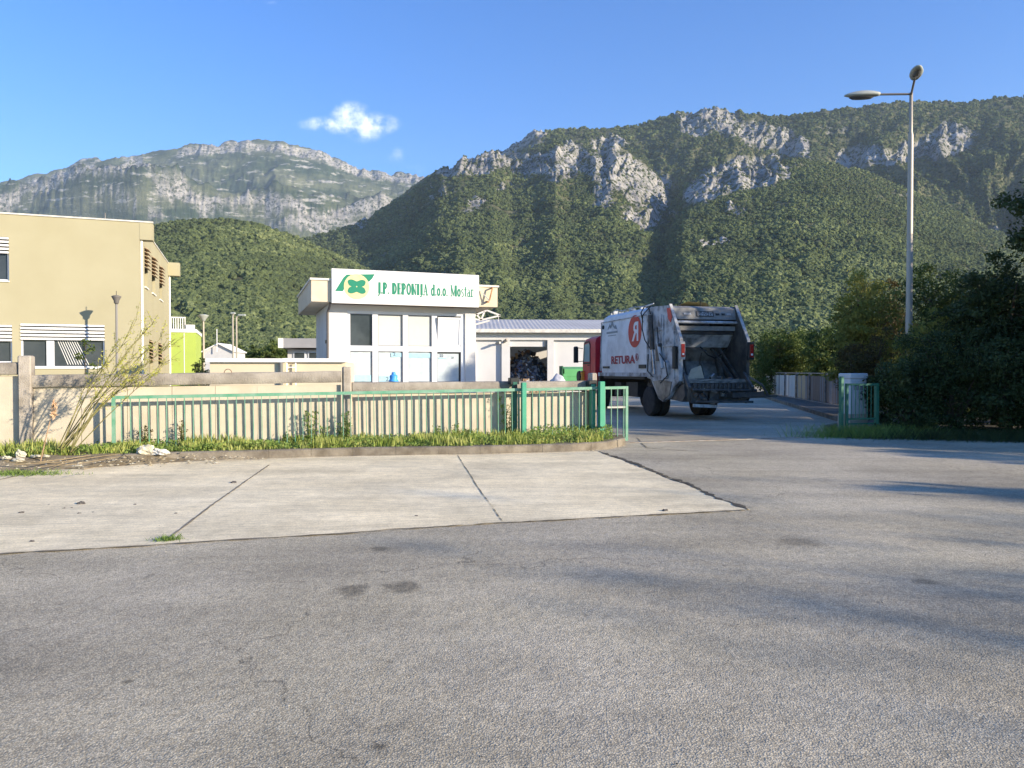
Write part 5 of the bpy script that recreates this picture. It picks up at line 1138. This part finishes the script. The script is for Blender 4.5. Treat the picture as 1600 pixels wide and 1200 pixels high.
# ------------------------------------------------------------------ trees and shrubs
LDARK = leafmat('leaf_dark', (.036,.056,.020), (.072,.10,.035), .28); LMID = leafmat('leaf_mid', (.07,.11,.025), (.12,.15,.04), .35)  # LDARK: hedge leaves darkened to carry the tree shade
LOLV = leafmat('leaf_olive_sunlit', (.20,.22,.045), (.32,.30,.08), .4); LBRN = leafmat('leaf_brown', (.12,.075,.03), (.10,.10,.035), .35); LYEL = leafmat('leaf_yellow', (.42,.44,.07), (.55,.52,.14), .35, 4)  # LOLV: sunlight put into the colour of the olive bushes
BARK = M('bark', (.10,.075,.055), (.06,.045,.035), 6, .95, .8, 20)
def plant(name, lab, cat, base, blobs, n, size, mat, seed, group=None, trunk=.09, shell=.5, keepz=.05, th=None):
    t = thing(name, lab, cat, (base[0], base[1], 0), 0, group); rg = np.random.default_rng(seed)
    sub_ = []; big = list(blobs)
    for b in big:                      # twig-ends: many small clumps over each bough, some far out, so the outline is broken
        for q in range(15):
            d_ = rg.normal(size=3); d_ /= np.linalg.norm(d_); e = rg.uniform(.72, 1.28); r_ = rg.uniform(.16, .36)*min(b[3:6])+.05
            sub_.append((b[0]+d_[0]*b[3]*e, b[1]+d_[1]*b[4]*e, max(.15, b[2]+d_[2]*b[5]*e), r_*1.2, r_*1.2, r_*.85))
    V1, F1 = leaves(big, int(n*.42), size, rg, shell=.35, keepz=keepz); V2, F2 = leaves(sub_, int(n*.68), size, rg, shell=.15, keepz=keepz)
    V_ = np.concatenate([V1, V2]); F_ = np.concatenate([F1, F2+len(V1)])
    # dark inner twigs keep the crown from being hollow
    tb = MB(); rr = random.Random(seed); top = max(b[2] for b in blobs)
    tb.tube([(0,0,-.05),(.05,.03,top*.4),(0,.05,top*.75)], [trunk, trunk*.8, trunk*.45], 7)
    for b in blobs:
        mid = Vector((b[0]*.4, b[1]*.4, b[2]*.5)); tb.tube([(0,0,top*.12), tuple(mid), (b[0], b[1], b[2])], [trunk*.6, trunk*.4, trunk*.15], 5)
        for k in range(7):
            d_ = Vector((rr.gauss(0,1), rr.gauss(0,1), rr.gauss(0,.8))).normalized(); e = Vector(b[:3])+Vector((d_.x*b[3], d_.y*b[4], d_.z*b[5]))*.9
            if e.z > .1: tb.tube([(b[0],b[1],b[2]), tuple(Vector(b[:3]).lerp(e,.5)+Vector((0,0,.1))), tuple(e)], [trunk*.2, trunk*.12, .006], 4, caps=False)
    npmesh('crown', V_, F_, mat, t); tb.build('trunk', BARK, t); return t
GRP = 'hedge and trees right of the gateway'
def blobs_for(rr, w_, d_, h, n, zlow=.3):
    o = []
    for k in range(n):
        x = rr.uniform(-1, 1)*w_*.62; y = rr.uniform(-1, 1)*d_*.6; z = rr.uniform(zlow, .80)*h
        s = rr.uniform(.34, .55); o.append((x, y, z, w_*s, d_*s+.15, h*rr.uniform(.18, .28)))
    return o
rr = random.Random(21)
# (label, x, y, half width, half depth, height, leaves, leaf size, material, nblobs)
shr = [
 ('hedge_shrub','dark low shrub at the left end of the hedge beside the green fence panel', 10.0, 18.5, .95, .8, 2.35, 12000, .045, LDARK, 7),
 ('hedge_shrub','dark rounded shrub in front of the street lamp in the hedge', 11.1, 18.6, 1.2, 1.0, 2.75, 12000, .045, LDARK, 9),
 ('hedge_shrub','dark dense shrub right of the lamp pole with pale flecks', 12.4, 18.3, 1.2, 1.0, 2.6, 15000, .045, LDARK, 9),
 ('hedge_shrub','dark shrub at the right edge of the photo at the roadside', 13.0, 17.3, 1.2, 1.0, 2.7, 15000, .045, LDARK, 8),
 ('olive_shrub','sunlit olive green shrub glowing around the street lamp base', 11.9, 20.8, 1.5, .8, 3.25, 15000, .045, LOLV, 9),
 ('olive_shrub','sunlit yellow-green bush left of the lamp pole behind the hedge', 12.0, 24.5, 1.25, 1.2, 4.9, 15000, .055, LOLV, 9),
 ('tall_shrub','tall mid-green bush right behind the lamp pole', 14.4, 24.8, 1.6, 1.4, 5.2, 17000, .055, LMID, 10),
 ('brown_shrub','brownish dry-leaved shrub behind the white cabinet', 10.9, 23.2, .75, .9, 3.6, 8000, .045, LBRN, 7),
 ('brown_shrub','tall brown and green shrub between road fence and olive bush', 16.0, 30.5, 1.3, 1.2, 5.2, 11000, .06, LBRN, 8),
 ('dark_tree','broad dark tree rising on the right above the hedge', 13.3, 20.2, 1.6, 1.5, 4.95, 30000, .06, LDARK, 13),
 ('dark_tree','dark tree filling the right edge behind the roadside shrubs', 15.3, 20.0, 1.7, 1.6, 5.0, 24000, .06, LDARK, 12),
]
for nm, lab, x, y, w_, d_, h, n, sz, mat, nb in shr:
    plant(nm, lab, nm.split('_')[-1], (x, y), blobs_for(rr, w_, d_, h, nb, .18 if nm != 'dark_tree' else .3), n, sz, mat, rr.randrange(9999), GRP, .06 if 'shrub' in nm else .14)
# tree whose boughs enter the picture at the right edge
plant('overhanging_tree', 'dark tree whose boughs reach in at the upper right edge', 'tree', (13.1, 16.6), [(-1.0,-.1,4.6,1.0,.9,.75),(-.4,.1,5.5,1.1,1,.7),(.6,0,5.2,1.4,1.3,1.1),(.4,.5,3.6,1.4,1.3,1.2),(-.1,-.3,6.0,.8,.8,.45),(1.2,.6,6.1,1.1,1,.6)], 26000, .055, LDARK, 77, GRP, .2, .35, 2.2)
# behind the road fence, right of the truck
for k, (x, y, h, lab, mt) in enumerate([(18.0,34,3.2,'mid-green bush behind the near end of the board fence',LMID),(18.5,38,3.9,'dark bush behind the middle of the board fence',LDARK),(19.2,43,4.3,'bushy green tree behind the far end of the board fence',LMID),(17.6,47,4.6,'leafy green tree beyond the road bend right of the truck tailgate',LMID),(15.5,53,4.6,'dark green tree beyond the end of the board fence',LDARK),(13.0,58,4.5,'green tree in the distance above the truck roof line',LMID),(20.5,36,5.0,'taller dark tree second row behind the board fence',LDARK),(18.9,31.8,4.2,'tangled dark shrub at the near end of the board fence',LDARK)]):
    plant('roadside_bush', lab, 'bush', (x, y), blobs_for(random.Random(50+k), 2.2, 1.7, h*1.08, 13, .15), 17000, .085, mt, 300+k, 'bushes behind the board fence', .1)
def turn(x, y, a=math.radians(14)): dx, dy = x-5, y-17; return 5+dx*math.cos(a)-dy*math.sin(a), 17+dx*math.sin(a)+dy*math.cos(a)
# trees standing outside the frame on the right: they throw the shade over gateway, truck and forecourt
for k, (x, y, h, w_, n, lab) in enumerate([(15.8,13.6,7.4,2.3,12000,'shade tree beside the forecourt, nearest the hedge'),(18.2,9.3,6.0,2.3,11000,'spreading tree beside the forecourt, second from the hedge'),(19,15.2,8.6,2.4,12000,'tall tree behind the hedge outside the frame'),(22,19,9.6,2.8,12000,'tallest tree behind the hedge outside the frame'),(13.2,1.9,4.0,.75,5000,'small young tree beside the forecourt, fourth from the hedge'),(18.4,6.8,5.0,2.0,9000,'tree beside the forecourt, third from the hedge'),(17.2,4.4,4.1,1.1,5000,'narrow tree beside the forecourt, between two wider ones')]):
    x, y = turn(x, y)
    plant('shade_tree', lab, 'tree', (x, y), blobs_for(random.Random(90+k), w_, w_, h, 10, .25), n, .11, LDARK, 500+k, 'shade trees outside the frame', .13, keepz=.6)
for k, (x, y, h, w_, lab) in enumerate([(24,-5.5,7.6,2.4,'thin-crowned tall tree far behind the forecourt'),(30,-5,9.2,2.8,'second thin-crowned tree far behind the forecourt'),(26.5,-1.5,6.6,2.0,'shorter thin-crowned tree far behind the forecourt'),(34,-11.5,11,3.4,'tallest thin-crowned tree far behind the forecourt')]):
    plant('shade_tree', lab, 'tree', (x, y), blobs_for(random.Random(190+k), w_, w_, h, 8, .5), 750, .11, LDARK, 600+k, 'shade trees outside the frame', .14, keepz=2.5)
# bushes between the yellow annex and the sheds, and in the yard beyond
plant('conical_shrub', 'dark bush squeezed between lime annex and beige shed', 'shrub', (PY(313,580,34).x, 34), [(0,0,.9,.34,.4,.6),(0,0,1.6,.28,.3,.5),(.1,0,.5,.4,.4,.4)], 2200, .05, LDARK, 41)
plant('round_shrub', 'small round olive shrub before the beige shed, right of the garden lamp', 'shrub', (PY(326,580,21).x, 21), [(0,0,1.35,.22,.2,.22),(0,0,.9,.2,.2,.4)], 1200, .035, LMID, 42)
# a belt of trees beyond the yard, ahead of the mountain foot
for k, (px_, Yb, h, lab) in enumerate([(290,80,5.2,'tree beyond the yard, rising behind the lime annex'),(322,86,4.6,'tree beyond the yard, behind the mushroom-headed lamp'),(352,83,4.3,'tree beyond the yard, behind the gabled hut'),(385,85,5.0,'tree beyond the yard, just right of the twin yard lamps'),(412,82,4.6,'tree beyond the yard, between twin yard lamps and kiosk'),(440,86,5.6,'tree beyond the yard, left behind the grey kiosk'),(474,84,5.4,'tree beyond the yard, between kiosk and gatehouse'),(1190,88,5.0,'far tree beyond the yard, right of the truck tailgate'),(1240,86,5.4,'far tree beyond the yard, above the board fence')]):
    plant('belt_tree', lab, 'tree', (PY(px_,580,Yb).x, Yb), blobs_for(random.Random(700+k), 3.2, 2.5, h, 9, .25), 5000, .2, LMID if k % 3 else LDARK, 800+k, 'trees beyond the yard', .15)

# leaning broom shrub over the wall
bs = thing('broom_shrub', 'leaning yellow-green broom shrub with long bare stems growing over the wall', 'shrub', tuple(G(100, 712, .15)), 0)
base = Vector(bs.location); fo = MB(); tips = []; rr = random.Random(15)
th_ = [(245,500),(232,512),(215,498),(208,520),(262,520),(255,545),(275,535),(200,545),(225,540),(240,560),(190,560),(205,575),(268,560),(180,585),(215,590),(170,570),(250,580),(200,600),(186,530),(284,548)]
tp_l = []
for i, (x, y) in enumerate(th_):
    if i in (3, 7, 10, 12, 17): continue
    e = PY(x, y, base.y-.15+rr.uniform(-.25,.25))-base; d_ = e.copy(); s_ = Vector((rr.uniform(-.22,.12), rr.uniform(-.1,.1), 0))
    mid = e*.45+Vector((-.05,0,.10+rr.uniform(-.1,.14)))+s_*.4; q = e*.75+Vector((0,0,.08+rr.uniform(-.05,.08)))
    pts = [s_, mid, q, e]; tp_l.append(pts); fo.tube(pts, [.010,.008,.005,.002], 5, caps=False)
    for k in range(11):
        t = rr.uniform(.38, .98); seg = t*3; a = int(min(2, seg)); p0 = pts[a].lerp(pts[a+1], seg-a); dr = (pts[a+1]-pts[a]).normalized()
        tw = p0+(dr*.8+Vector((rr.uniform(-.5,.5), rr.uniform(-.6,.6), rr.uniform(-.5,.7)))).normalized()*rr.uniform(.12,.38); fo.tube([p0, p0.lerp(tw,.5)+Vector((0,0,.015)), tw], [.005,.004,.002], 4, caps=False); tips.append((p0, tw))
fo.build('stems', M('broom_stem', (.25,.24,.09), (.20,.17,.08), 6, .8), bs)
V_ = []; rgn = np.random.default_rng(3)
for p0, tw in tips:
    for k in range(13):
        c = np.array(p0.lerp(tw, rr.random()**.6))+rgn.normal(size=3)*.022; a = rgn.normal(size=3); a /= np.linalg.norm(a); b = np.cross(a, rgn.normal(size=3)); b /= np.linalg.norm(b); s = rr.uniform(.012,.028)
        V_ += [c-a*s, c-b*s*.35, c+a*s, c+b*s*.35]
npmesh('leaves', V_, np.arange(len(V_)).reshape(-1,4), LYEL, bs)
# leafless stems to the left
for i, (pts, lab) in enumerate([([(48,672),(30,620),(8,592),(-6,583)], 'thin bare brown stem leaning left against the wall'), ([(62,700),(78,655),(84,632)], 'upright dry tan stalk with withered leaves beside the kerb'), ([(38,660),(65,640),(84,628),(110,605)], 'grey dry twig leaning right across the wall panel')]):
    b0 = G(pts[0][0], max(690, pts[0][1]+20), .12); t = thing('dead_weed', lab, 'dead weed', tuple(b0)); m = MB(); pp = [Vector((0,0,0))]+[PY(x, y, b0.y-.1)-b0 for x, y in pts[1:]]
    m.tube(pp, [.011]+[.008]*(len(pp)-2)+[.004], 5); 
    for k in range(6):
        a = rr.randint(0, len(pp)-2); p0 = pp[a].lerp(pp[a+1], rr.random()); m.tube([p0, p0+Vector((rr.uniform(-.2,.25), rr.uniform(-.1,.1), rr.uniform(.02,.22)))], [.006,.002], 4)
    m.build('stem', M('dry_stem_%d' % i, (.30,.22,.14) if i != 1 else (.50,.33,.20), (.22,.16,.10), 8, .9), t)
    if i == 1:
        V_, F_ = leaves([tuple(PY(84,640,b0.y-.1)-b0)+(.05,.04,.16)], 90, .03, rgn); npmesh('withered_leaves', V_, F_, M('withered', (.55,.36,.22), (.4,.28,.17), 9, .8), t)
# sapling before the office window
sp = thing('sapling', 'thin leafy sapling before the lower window of the yellow office', 'sapling', (PY(134,580,17).x, 17, 0))
m = MB().tube([(0,0,0),(-.02,0,1.3),(.0,0,2.25)], [.018,.012,.005], 5); bl_ = []
for z, dx in ((1.75,.16),(1.95,-.14),(2.1,.1),(2.25,-.02),(1.5,.12)): m.tube([(0,0,z-.12),(dx,.02,z)], [.006,.002], 4); bl_.append((dx,.02,z,.13,.12,.10))
m.build('stem', BARK, sp); V_, F_ = leaves(bl_, 170, .045, rgn, shell=.2); npmesh('leaves', V_, F_, LMID, sp)

# ------------------------------------------------------------------ grass verge and weeds
def kerb_y(x): return np.interp(x, [p[0] for p in kerbline], [p[1] for p in kerbline])
def grass(name, n, hmin, hmax, mat, seed, x0=-13, x1=2.3, f0=.0, f1=1.0, wdt=.011, dens=None, lean=.4):
    rg = np.random.default_rng(seed); x = rg.uniform(x0, x1, n); ya = kerb_y(x)+.12; yb_ = fence_y(x, .33); y = ya+(yb_-ya)*(f0+(f1-f0)*rg.random(n))
    cl = fbm(x*1.7, y*1.7, 3, seed); keep = rg.random(n) < sstep(.25, .55, cl); x, y, cl = x[keep], y[keep], cl[keep]; n = len(x)
    h = (hmin+(hmax-hmin)*rg.random(n)**1.6)*(.55+.9*sstep(.3,.7,cl)); a = rg.random(n)*6.283; w_ = wdt*(.6+.8*rg.random(n)); L_ = lean*h*rg.random(n); b = rg.random(n)*6.283
    z0 = .14; P0 = np.stack([x-np.cos(a)*w_, y-np.sin(a)*w_, np.full(n, z0)], 1); P1 = np.stack([x+np.cos(a)*w_, y+np.sin(a)*w_, np.full(n, z0)], 1)
    mx_, my_ = x+np.cos(b)*L_*.35, y+np.sin(b)*L_*.35; P2 = np.stack([mx_+np.cos(a)*w_*.8, my_+np.sin(a)*w_*.8, z0+h*.6], 1); P3 = np.stack([mx_-np.cos(a)*w_*.8, my_-np.sin(a)*w_*.8, z0+h*.6], 1)
    tx, ty = x+np.cos(b)*L_, y+np.sin(b)*L_; P4 = np.stack([tx+np.cos(a)*w_*.15, ty+np.sin(a)*w_*.15, z0+h], 1); P5 = np.stack([tx-np.cos(a)*w_*.15, ty-np.sin(a)*w_*.15, z0+h], 1)
    V_ = np.stack([P0,P1,P2,P3,P4,P5], 1).reshape(-1,3); b_ = np.arange(n)[:,None]*6; F_ = np.concatenate([b_+np.array([0,1,2,3]), b_+np.array([3,2,4,5])])
    o = npmesh(name, V_, F_, mat); return tag(o, kind='stuff')
LG = leafmat('grass_blade', (.26,.34,.06), (.50,.50,.18), .4, 2.5); LG2 = leafmat('weed_leaf', (.14,.23,.05), (.28,.36,.10), .4, 3)
tag(grass('grass', 24000, .04, .20, LG, 31, x0=-13, x1=1.9), 'bright green uncut grass on the verge behind the kerb', 'grass')
rg = np.random.default_rng(44); n = 19000; x = rg.uniform(-13, 2.2, n); ya = kerb_y(x)+.10; yb_ = fence_y(x, .32); t = rg.random(n); y = ya+(yb_-ya)*t
hh_ = .04+.14*sstep(.3,.7,fbm(x*1.3, y*1.5, 3, 9)); hh_ += np.where(x > -1.2, .12, 0)*sstep(.35,.6,fbm(x*.9+4, y, 2, 12)); z = .14+hh_*rg.random(n)
P = np.stack([x, y, z], 1); a = rg.normal(size=(n,3)); a /= np.linalg.norm(a, axis=1)[:,None]; b = np.cross(a, rg.normal(size=(n,3))); b /= np.linalg.norm(b, axis=1)[:,None]; s = (.014+.022*rg.random(n))[:,None]
tag(npmesh('verge_weeds', np.stack([P-a*s, P-b*s*.6, P+a*s, P+b*s*.6], 1).reshape(-1,3), np.arange(4*n).reshape(n,4), LG2), 'low leafy green weeds along the foot of the gate and kerb', 'weeds', kind='stuff')
def weed(px, ytop, ybase, lab, wpx, n, mat=LG2, seed=0):
    off = .3; u = (px-800)/F; Yw = 15.75/(1-.3*u); e = PY(px, ytop, Yw); h = e.z-.14; t = thing('weed', lab, 'weed', (e.x, Yw, .14), 0, 'tall weeds along the wall'); r = random.Random(seed+px); m = MB(); bl = []; hw_ = wpx/F*Yw/2
    for k in range(5):
        tp = Vector((r.uniform(-hw_, hw_), r.uniform(-.12, .12), h*r.uniform(.7, 1))); m.tube([(0,0,0), tuple(tp*.5+Vector((0,0,.06))), tuple(tp)], [.007,.005,.002], 4)
        for q in range(5): f = .25+.17*q; bl.append((tp.x*f, tp.y*f, tp.z*f, .05+hw_*.3, .07, .07))
    m.build('stems', M('weed_stem', (.22,.24,.09)) if 'weed_stem' not in bpy.data.materials else bpy.data.materials['weed_stem'], t)
    V_, F_ = leaves(bl, n, .024, np.random.default_rng(px), shell=.1); npmesh('leaves', V_, F_, mat, t)
for px, yt, lab, w_, n in ((486, 628, 'tallest leafy weed by the gate left of the centre post', 22, 420), (502, 655, 'low weed right of the tallest weed before the wall', 22, 160), (545, 640, 'weed climbing by the square centre post of the wall', 16, 260), (532, 660, 'small dark weed left of the square centre post', 14, 180), (794, 615, 'bushy weed left of the mid guide post', 30, 520), (802, 640, 'green weed at the foot of the mid guide post', 18, 300), (680, 665, 'small flowering weed between gate bars left of the mid guide post', 14, 130), (712, 655, 'thin weed with a pale top left of the bushy weed', 12, 110), (912, 662, 'dark leafy weed at the foot of the gateway posts', 34, 420), (735, 668, 'broad low weed at the kerb left of the bushy weed', 30, 300), (225, 660, 'brownish seeding weed near the left end of the gate', 14, 160), (283, 655, 'dry seeding weed between gate bars right of the brownish weed', 16, 170), (446, 672, 'dark tiny weed left of the tallest leafy weed', 14, 120)):
    weed(px, yt, 690, lab, w_, n, LBRN if 'brownish' in lab or 'dry' in lab else LG2)
# tuft in the slab joint, grass at foot of right hedge
def tuft(cx, cy, rx, ry, n, h, lab, name='grass_tuft', mat=LG, z0=0, seed=1):
    rg = np.random.default_rng(seed); x = cx+rg.normal(size=n)*rx; y = cy+rg.normal(size=n)*ry; a = rg.random(n)*6.28; hh_ = h*(.3+.7*rg.random(n)); b = rg.random(n)*6.28; w_ = .006
    P0 = np.stack([x-np.cos(a)*w_, y-np.sin(a)*w_, np.full(n, z0)], 1); P1 = np.stack([x+np.cos(a)*w_, y+np.sin(a)*w_, np.full(n, z0)], 1); tx, ty = x+np.cos(b)*hh_*.8, y+np.sin(b)*hh_*.8
    P2 = np.stack([tx+np.cos(a)*w_*.3, ty+np.sin(a)*w_*.3, z0+hh_], 1); P3 = np.stack([tx-np.cos(a)*w_*.3, ty-np.sin(a)*w_*.3, z0+hh_], 1)
    return tag(npmesh(name, np.stack([P0,P1,P2,P3], 1).reshape(-1,3), np.arange(4*n).reshape(n,4), mat), lab, 'grass', kind='stuff')
c = G(262, 844); tuft(c.x, c.y, .07, .05, 200, .05, 'tuft of grass growing in the slab joint at the asphalt edge', mat=LG2)
c = G(30, 742); tuft(c.x, c.y, .35, .10, 700, .09, 'dull green grass creeping onto the concrete at the left edge', mat=LG2, seed=2)
tag(grass('hedge_foot_grass', 10, .1, .2, LDARK, 3), 'x', 'grass'); bpy.data.objects.remove(bpy.data.objects['hedge_foot_grass'])
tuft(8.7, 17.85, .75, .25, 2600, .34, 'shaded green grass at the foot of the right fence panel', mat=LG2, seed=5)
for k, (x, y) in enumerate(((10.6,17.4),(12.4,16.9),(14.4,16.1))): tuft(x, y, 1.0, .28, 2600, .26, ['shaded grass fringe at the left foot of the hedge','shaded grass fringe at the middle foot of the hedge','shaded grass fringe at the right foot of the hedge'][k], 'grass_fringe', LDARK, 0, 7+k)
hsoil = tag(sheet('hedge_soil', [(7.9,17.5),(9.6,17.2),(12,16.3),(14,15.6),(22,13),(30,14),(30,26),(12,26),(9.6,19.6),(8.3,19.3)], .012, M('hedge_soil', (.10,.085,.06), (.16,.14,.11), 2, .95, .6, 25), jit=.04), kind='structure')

# ------------------------------------------------------------------ litter
def crumple(name, px, y, r, lab, cat, mat, sq=.6, seed=0, z=0, loc=None, asp=1.0):
    p = G(px, y, z) if loc is None else Vector(loc); bm = bmesh.new(); bmesh.ops.create_icosphere(bm, subdivisions=3, radius=1); rr = random.Random(seed+px)
    ph = [rr.uniform(0, 6) for _ in range(6)]
    for v in bm.verts:
        d_ = v.co.copy(); k = 1+.28*math.sin(d_.x*3.3+ph[0])*math.sin(d_.y*3.9+ph[1])+.16*math.sin(d_.z*8+ph[2]+d_.x*6)+.10*math.sin(d_.x*13+ph[3])*math.sin(d_.y*12+ph[4])+rr.uniform(-.07,.07)
        v.co = Vector((d_.x*k*r*asp, d_.y*k*r*.7, max(d_.z*k*r*sq, -r*sq*.55)+r*sq*.5))
    me = bpy.data.meshes.new(name); bm.to_mesh(me); bm.free(); me.materials.append(mat)
    o = bpy.data.objects.new(name, me); C.objects.link(o); o.location = p; tag(o, lab, cat); return o
BAG = M('plastic_bag_white', (.66,.64,.58), (.54,.52,.46), 9, .45, .3, 30); RAG = M('rag', (.58,.55,.44), (.42,.38,.28), 8, .85, .5, 40); BB = M('blue_plastic', (.05,.24,.62), (.07,.32,.72), 6, .4, .2, 30)
def atk(px, dy=.02, z=.15):
    u = (px-800)/F; Y = 13.0
    for _ in range(8): Y = float(kerb_y(u*Y))+dy
    return (u*Y, Y, z)
crumple('plastic_bag', 226, 703, .135, 'greyish-white crumpled plastic bag on the kerb, left of the whiter one', 'plastic bag', RAG, .75, 1, loc=atk(226, .07))
crumple('plastic_bag', 249, 707, .115, 'bright white crumpled plastic bag on the kerb, right of the greyish one', 'plastic bag', BAG, .55, 2, loc=atk(249, -.02, .14), asp=1.2)
for px, y, r, lab, sq in ((30,716,.10,'pale twisted rag on the earth at the far left',1.1),(54,713,.10,'flat pale rag right of the twisted rag',.35),(8,722,.09,'pale scrap at the very left edge of the photo',.5),(28,727,.13,'cream paper scrap lying below the twisted rag',.4),(70,718,.07,'small pale scrap at the foot of the dry stalk',.5),(118,733,.13,'tan cardboard scrap lying on the concrete edge',.18)):
    crumple('litter_scrap', px, y, r*.72, lab, 'litter', RAG, sq, px, loc=atk(px, {30: .08, 54: .0, 8: -.12, 28: -.2, 70: -.06, 118: -.42}[px], {118: .03, 28: .13}.get(px, .17)))
wp = wall.matrix_basis @ Vector((WS(PY(619.5,596,15.6).x), .03, 1.378))
bagb = thing('blue_bag', 'small knotted bright blue plastic bag sitting on the wall coping under the gatehouse window', 'plastic bag', tuple(wp))
MB().lathe([(.0,0),(.105,.005),(.10,.03),(.075,.06),(.085,.10),(.078,.135),(.05,.150),(.038,.16),(.045,.175),(.035,.20),(.0,.205)], (0,0,0), 'z', 14).build('bag', BB, bagb, smooth=True)
crumple('litter_scrap', 1400, 668, .05, 'tiny white scrap in the hedge foot grass right of the green panel', 'litter', BAG, .8, 3)
crumple('litter_scrap', 1527, 681, .09, 'white scrap on the shaded roadside under the hedge', 'litter', BAG, .6, 5)
crumple('litter_scrap', 812, 689, .05, 'small pale scrap in the verge weeds near the mid guide post', 'litter', BAG, .6, 6, .17)
STN = M('dark_pebble', (.07,.065,.06), (.12,.11,.10), 20, .9)
for px, y, r, lab in ((125,788,.045,'largest dark clod on the left concrete slab'),(98,795,.018,'small dark clod left of the largest clod'),(110,794,.014,'tiny dark clod just left of the largest clod'),(31,802,.028,'dark clod near the left edge of the concrete'),(121,803,.02,'small dark clod below the largest clod'),(143,801,.014,'tiny dark clod right of the largest clod'),(209,789,.018,'single dark clod in the middle of the left slab'),(273,803,.018,'dark clod beside the long slab joint'),(47,847,.022,'dark clod near the asphalt edge at the left'),(650,807,.02,'dark clod on the middle slab near the asphalt'),(1040,799,.035,'dark clod at the right tip of the concrete'),(74,789,.012,'tiniest dark clod on the left slab'),(36,738,.07,'flat dark lump at the upper left of the concrete'),(364,755,.04,'flat grey lump on the middle slab')):
    crumple('earth_clod', px, y, r, lab, 'clod', STN, .5, px)
# branch lying along the kerb and its scattered sticks
st = thing('dry_branch', 'long dry cane branch lying along the kerb below the white bags', 'branch', tuple(G(10, 724, .05)))
b0 = Vector(st.location); m = MB()
for pts, r_ in (([(8,722),(60,722),(110,716),(160,708),(200,701),(236,699)], .008), ([(20,726),(90,722),(150,714),(210,706),(262,702)], .006), ([(60,729),(120,725),(170,716),(205,711)], .005), ([(100,731),(130,733),(160,728)], .007), ([(120,718),(90,726),(70,735)], .006), ([(188,706),(200,716)], .008)):
    m.tube([G(x, y, .16)-b0 for x, y in pts], [r_]*(len(pts)-1)+[r_*.3], 5)
m.build('canes', M('dry_cane', (.30,.235,.14), (.20,.15,.09), 6, .85), st)
rg = np.random.default_rng(66); n = 900; t = rg.random(n)**1.2
x = -9.8+t*11.5; y = kerb_y(x)-.04-np.abs(rg.normal(size=n))*.16-(x < -5)*np.abs(rg.normal(size=n))*.28; s = rg.uniform(.008,.03,n)*(1+(x < -5)*.6); V_ = []; F_ = []; MI = []
for i in range(n):
    a = rg.random()*6.28; c_, s_ = math.cos(a)*s[i], math.sin(a)*s[i]; h = s[i]*.35; b = len(V_); zb_ = .17*max(0, min(1, (-4.4-x[i])/1.2))*max(0, 1-(kerb_y(x[i])-y[i])/.6)
    V_ += [(x[i]-c_, y[i]-s_, zb_), (x[i]+s_*.6, y[i]-c_*.6, zb_), (x[i]+c_, y[i]+s_, zb_), (x[i]-s_*.6, y[i]+c_*.6, zb_), (x[i], y[i], zb_+h)]
    for f in ((0,1,4,4),(1,2,4,4),(2,3,4,4),(3,0,4,4)): F_.append([b+f[0], b+f[1], b+f[2]]); MI.append(int(rg.integers(3)))
tag(npmesh('gutter_debris', V_, F_, [SOIL, M('straw', (.5,.42,.26), (.4,.32,.2), 9, .9), RAG], mi=MI), 'dead leaves and grit gathered along the foot of the kerb', 'debris', kind='stuff')
# loose grit strewn over the asphalt
rg = np.random.default_rng(91); n = 1600; yg = 2.4+14*rg.random(n)**1.7; xg = rg.uniform(-.75, .75, n)*yg; s = (.002+.006*rg.random(n)**3)[:,None]
dd = rg.normal(size=(n,4,3)); P = np.stack([xg, yg, np.full(n, .004)], 1)[:,None,:]+dd/np.linalg.norm(dd, axis=2)[:,:,None]*s[:,None,:]; P[:,:,2] = np.abs(P[:,:,2])+.001
b = np.arange(n)[:,None]*4; F4 = np.concatenate([b+np.array([0,1,2]), b+np.array([0,3,1]), b+np.array([1,3,2]), b+np.array([0,2,3])])
tag(npmesh('loose_grit', P.reshape(-1,3), F4, [M('grit_pale', (.5,.47,.40), (.25,.23,.20), 30, .9), STN], mi=rg.integers(0, 2, len(F4))), 'fine loose grit scattered over the asphalt', 'grit', kind='stuff')
# ------------------------------------------------------------------ air
hz = MB().box(-9000, 9000, -800, 9000, -5, 2600); hzm = bpy.data.materials.new('air'); hzm.use_nodes = True; n = hzm.node_tree.nodes; n.remove(n['Principled BSDF'])
vp_ = n.new('ShaderNodeVolumePrincipled'); vp_.inputs['Color'].default_value = (.62,.78,1,1); vp_.inputs['Density'].default_value = .00005; vp_.inputs['Anisotropy'].default_value = 0
hzm.node_tree.links.new(vp_.outputs[0], n['Material Output'].inputs['Volume'])
hzo = hz.build('haze', hzm); tag(hzo, kind='stuff', label='thin blue air between here and the far mountains', cat='haze')
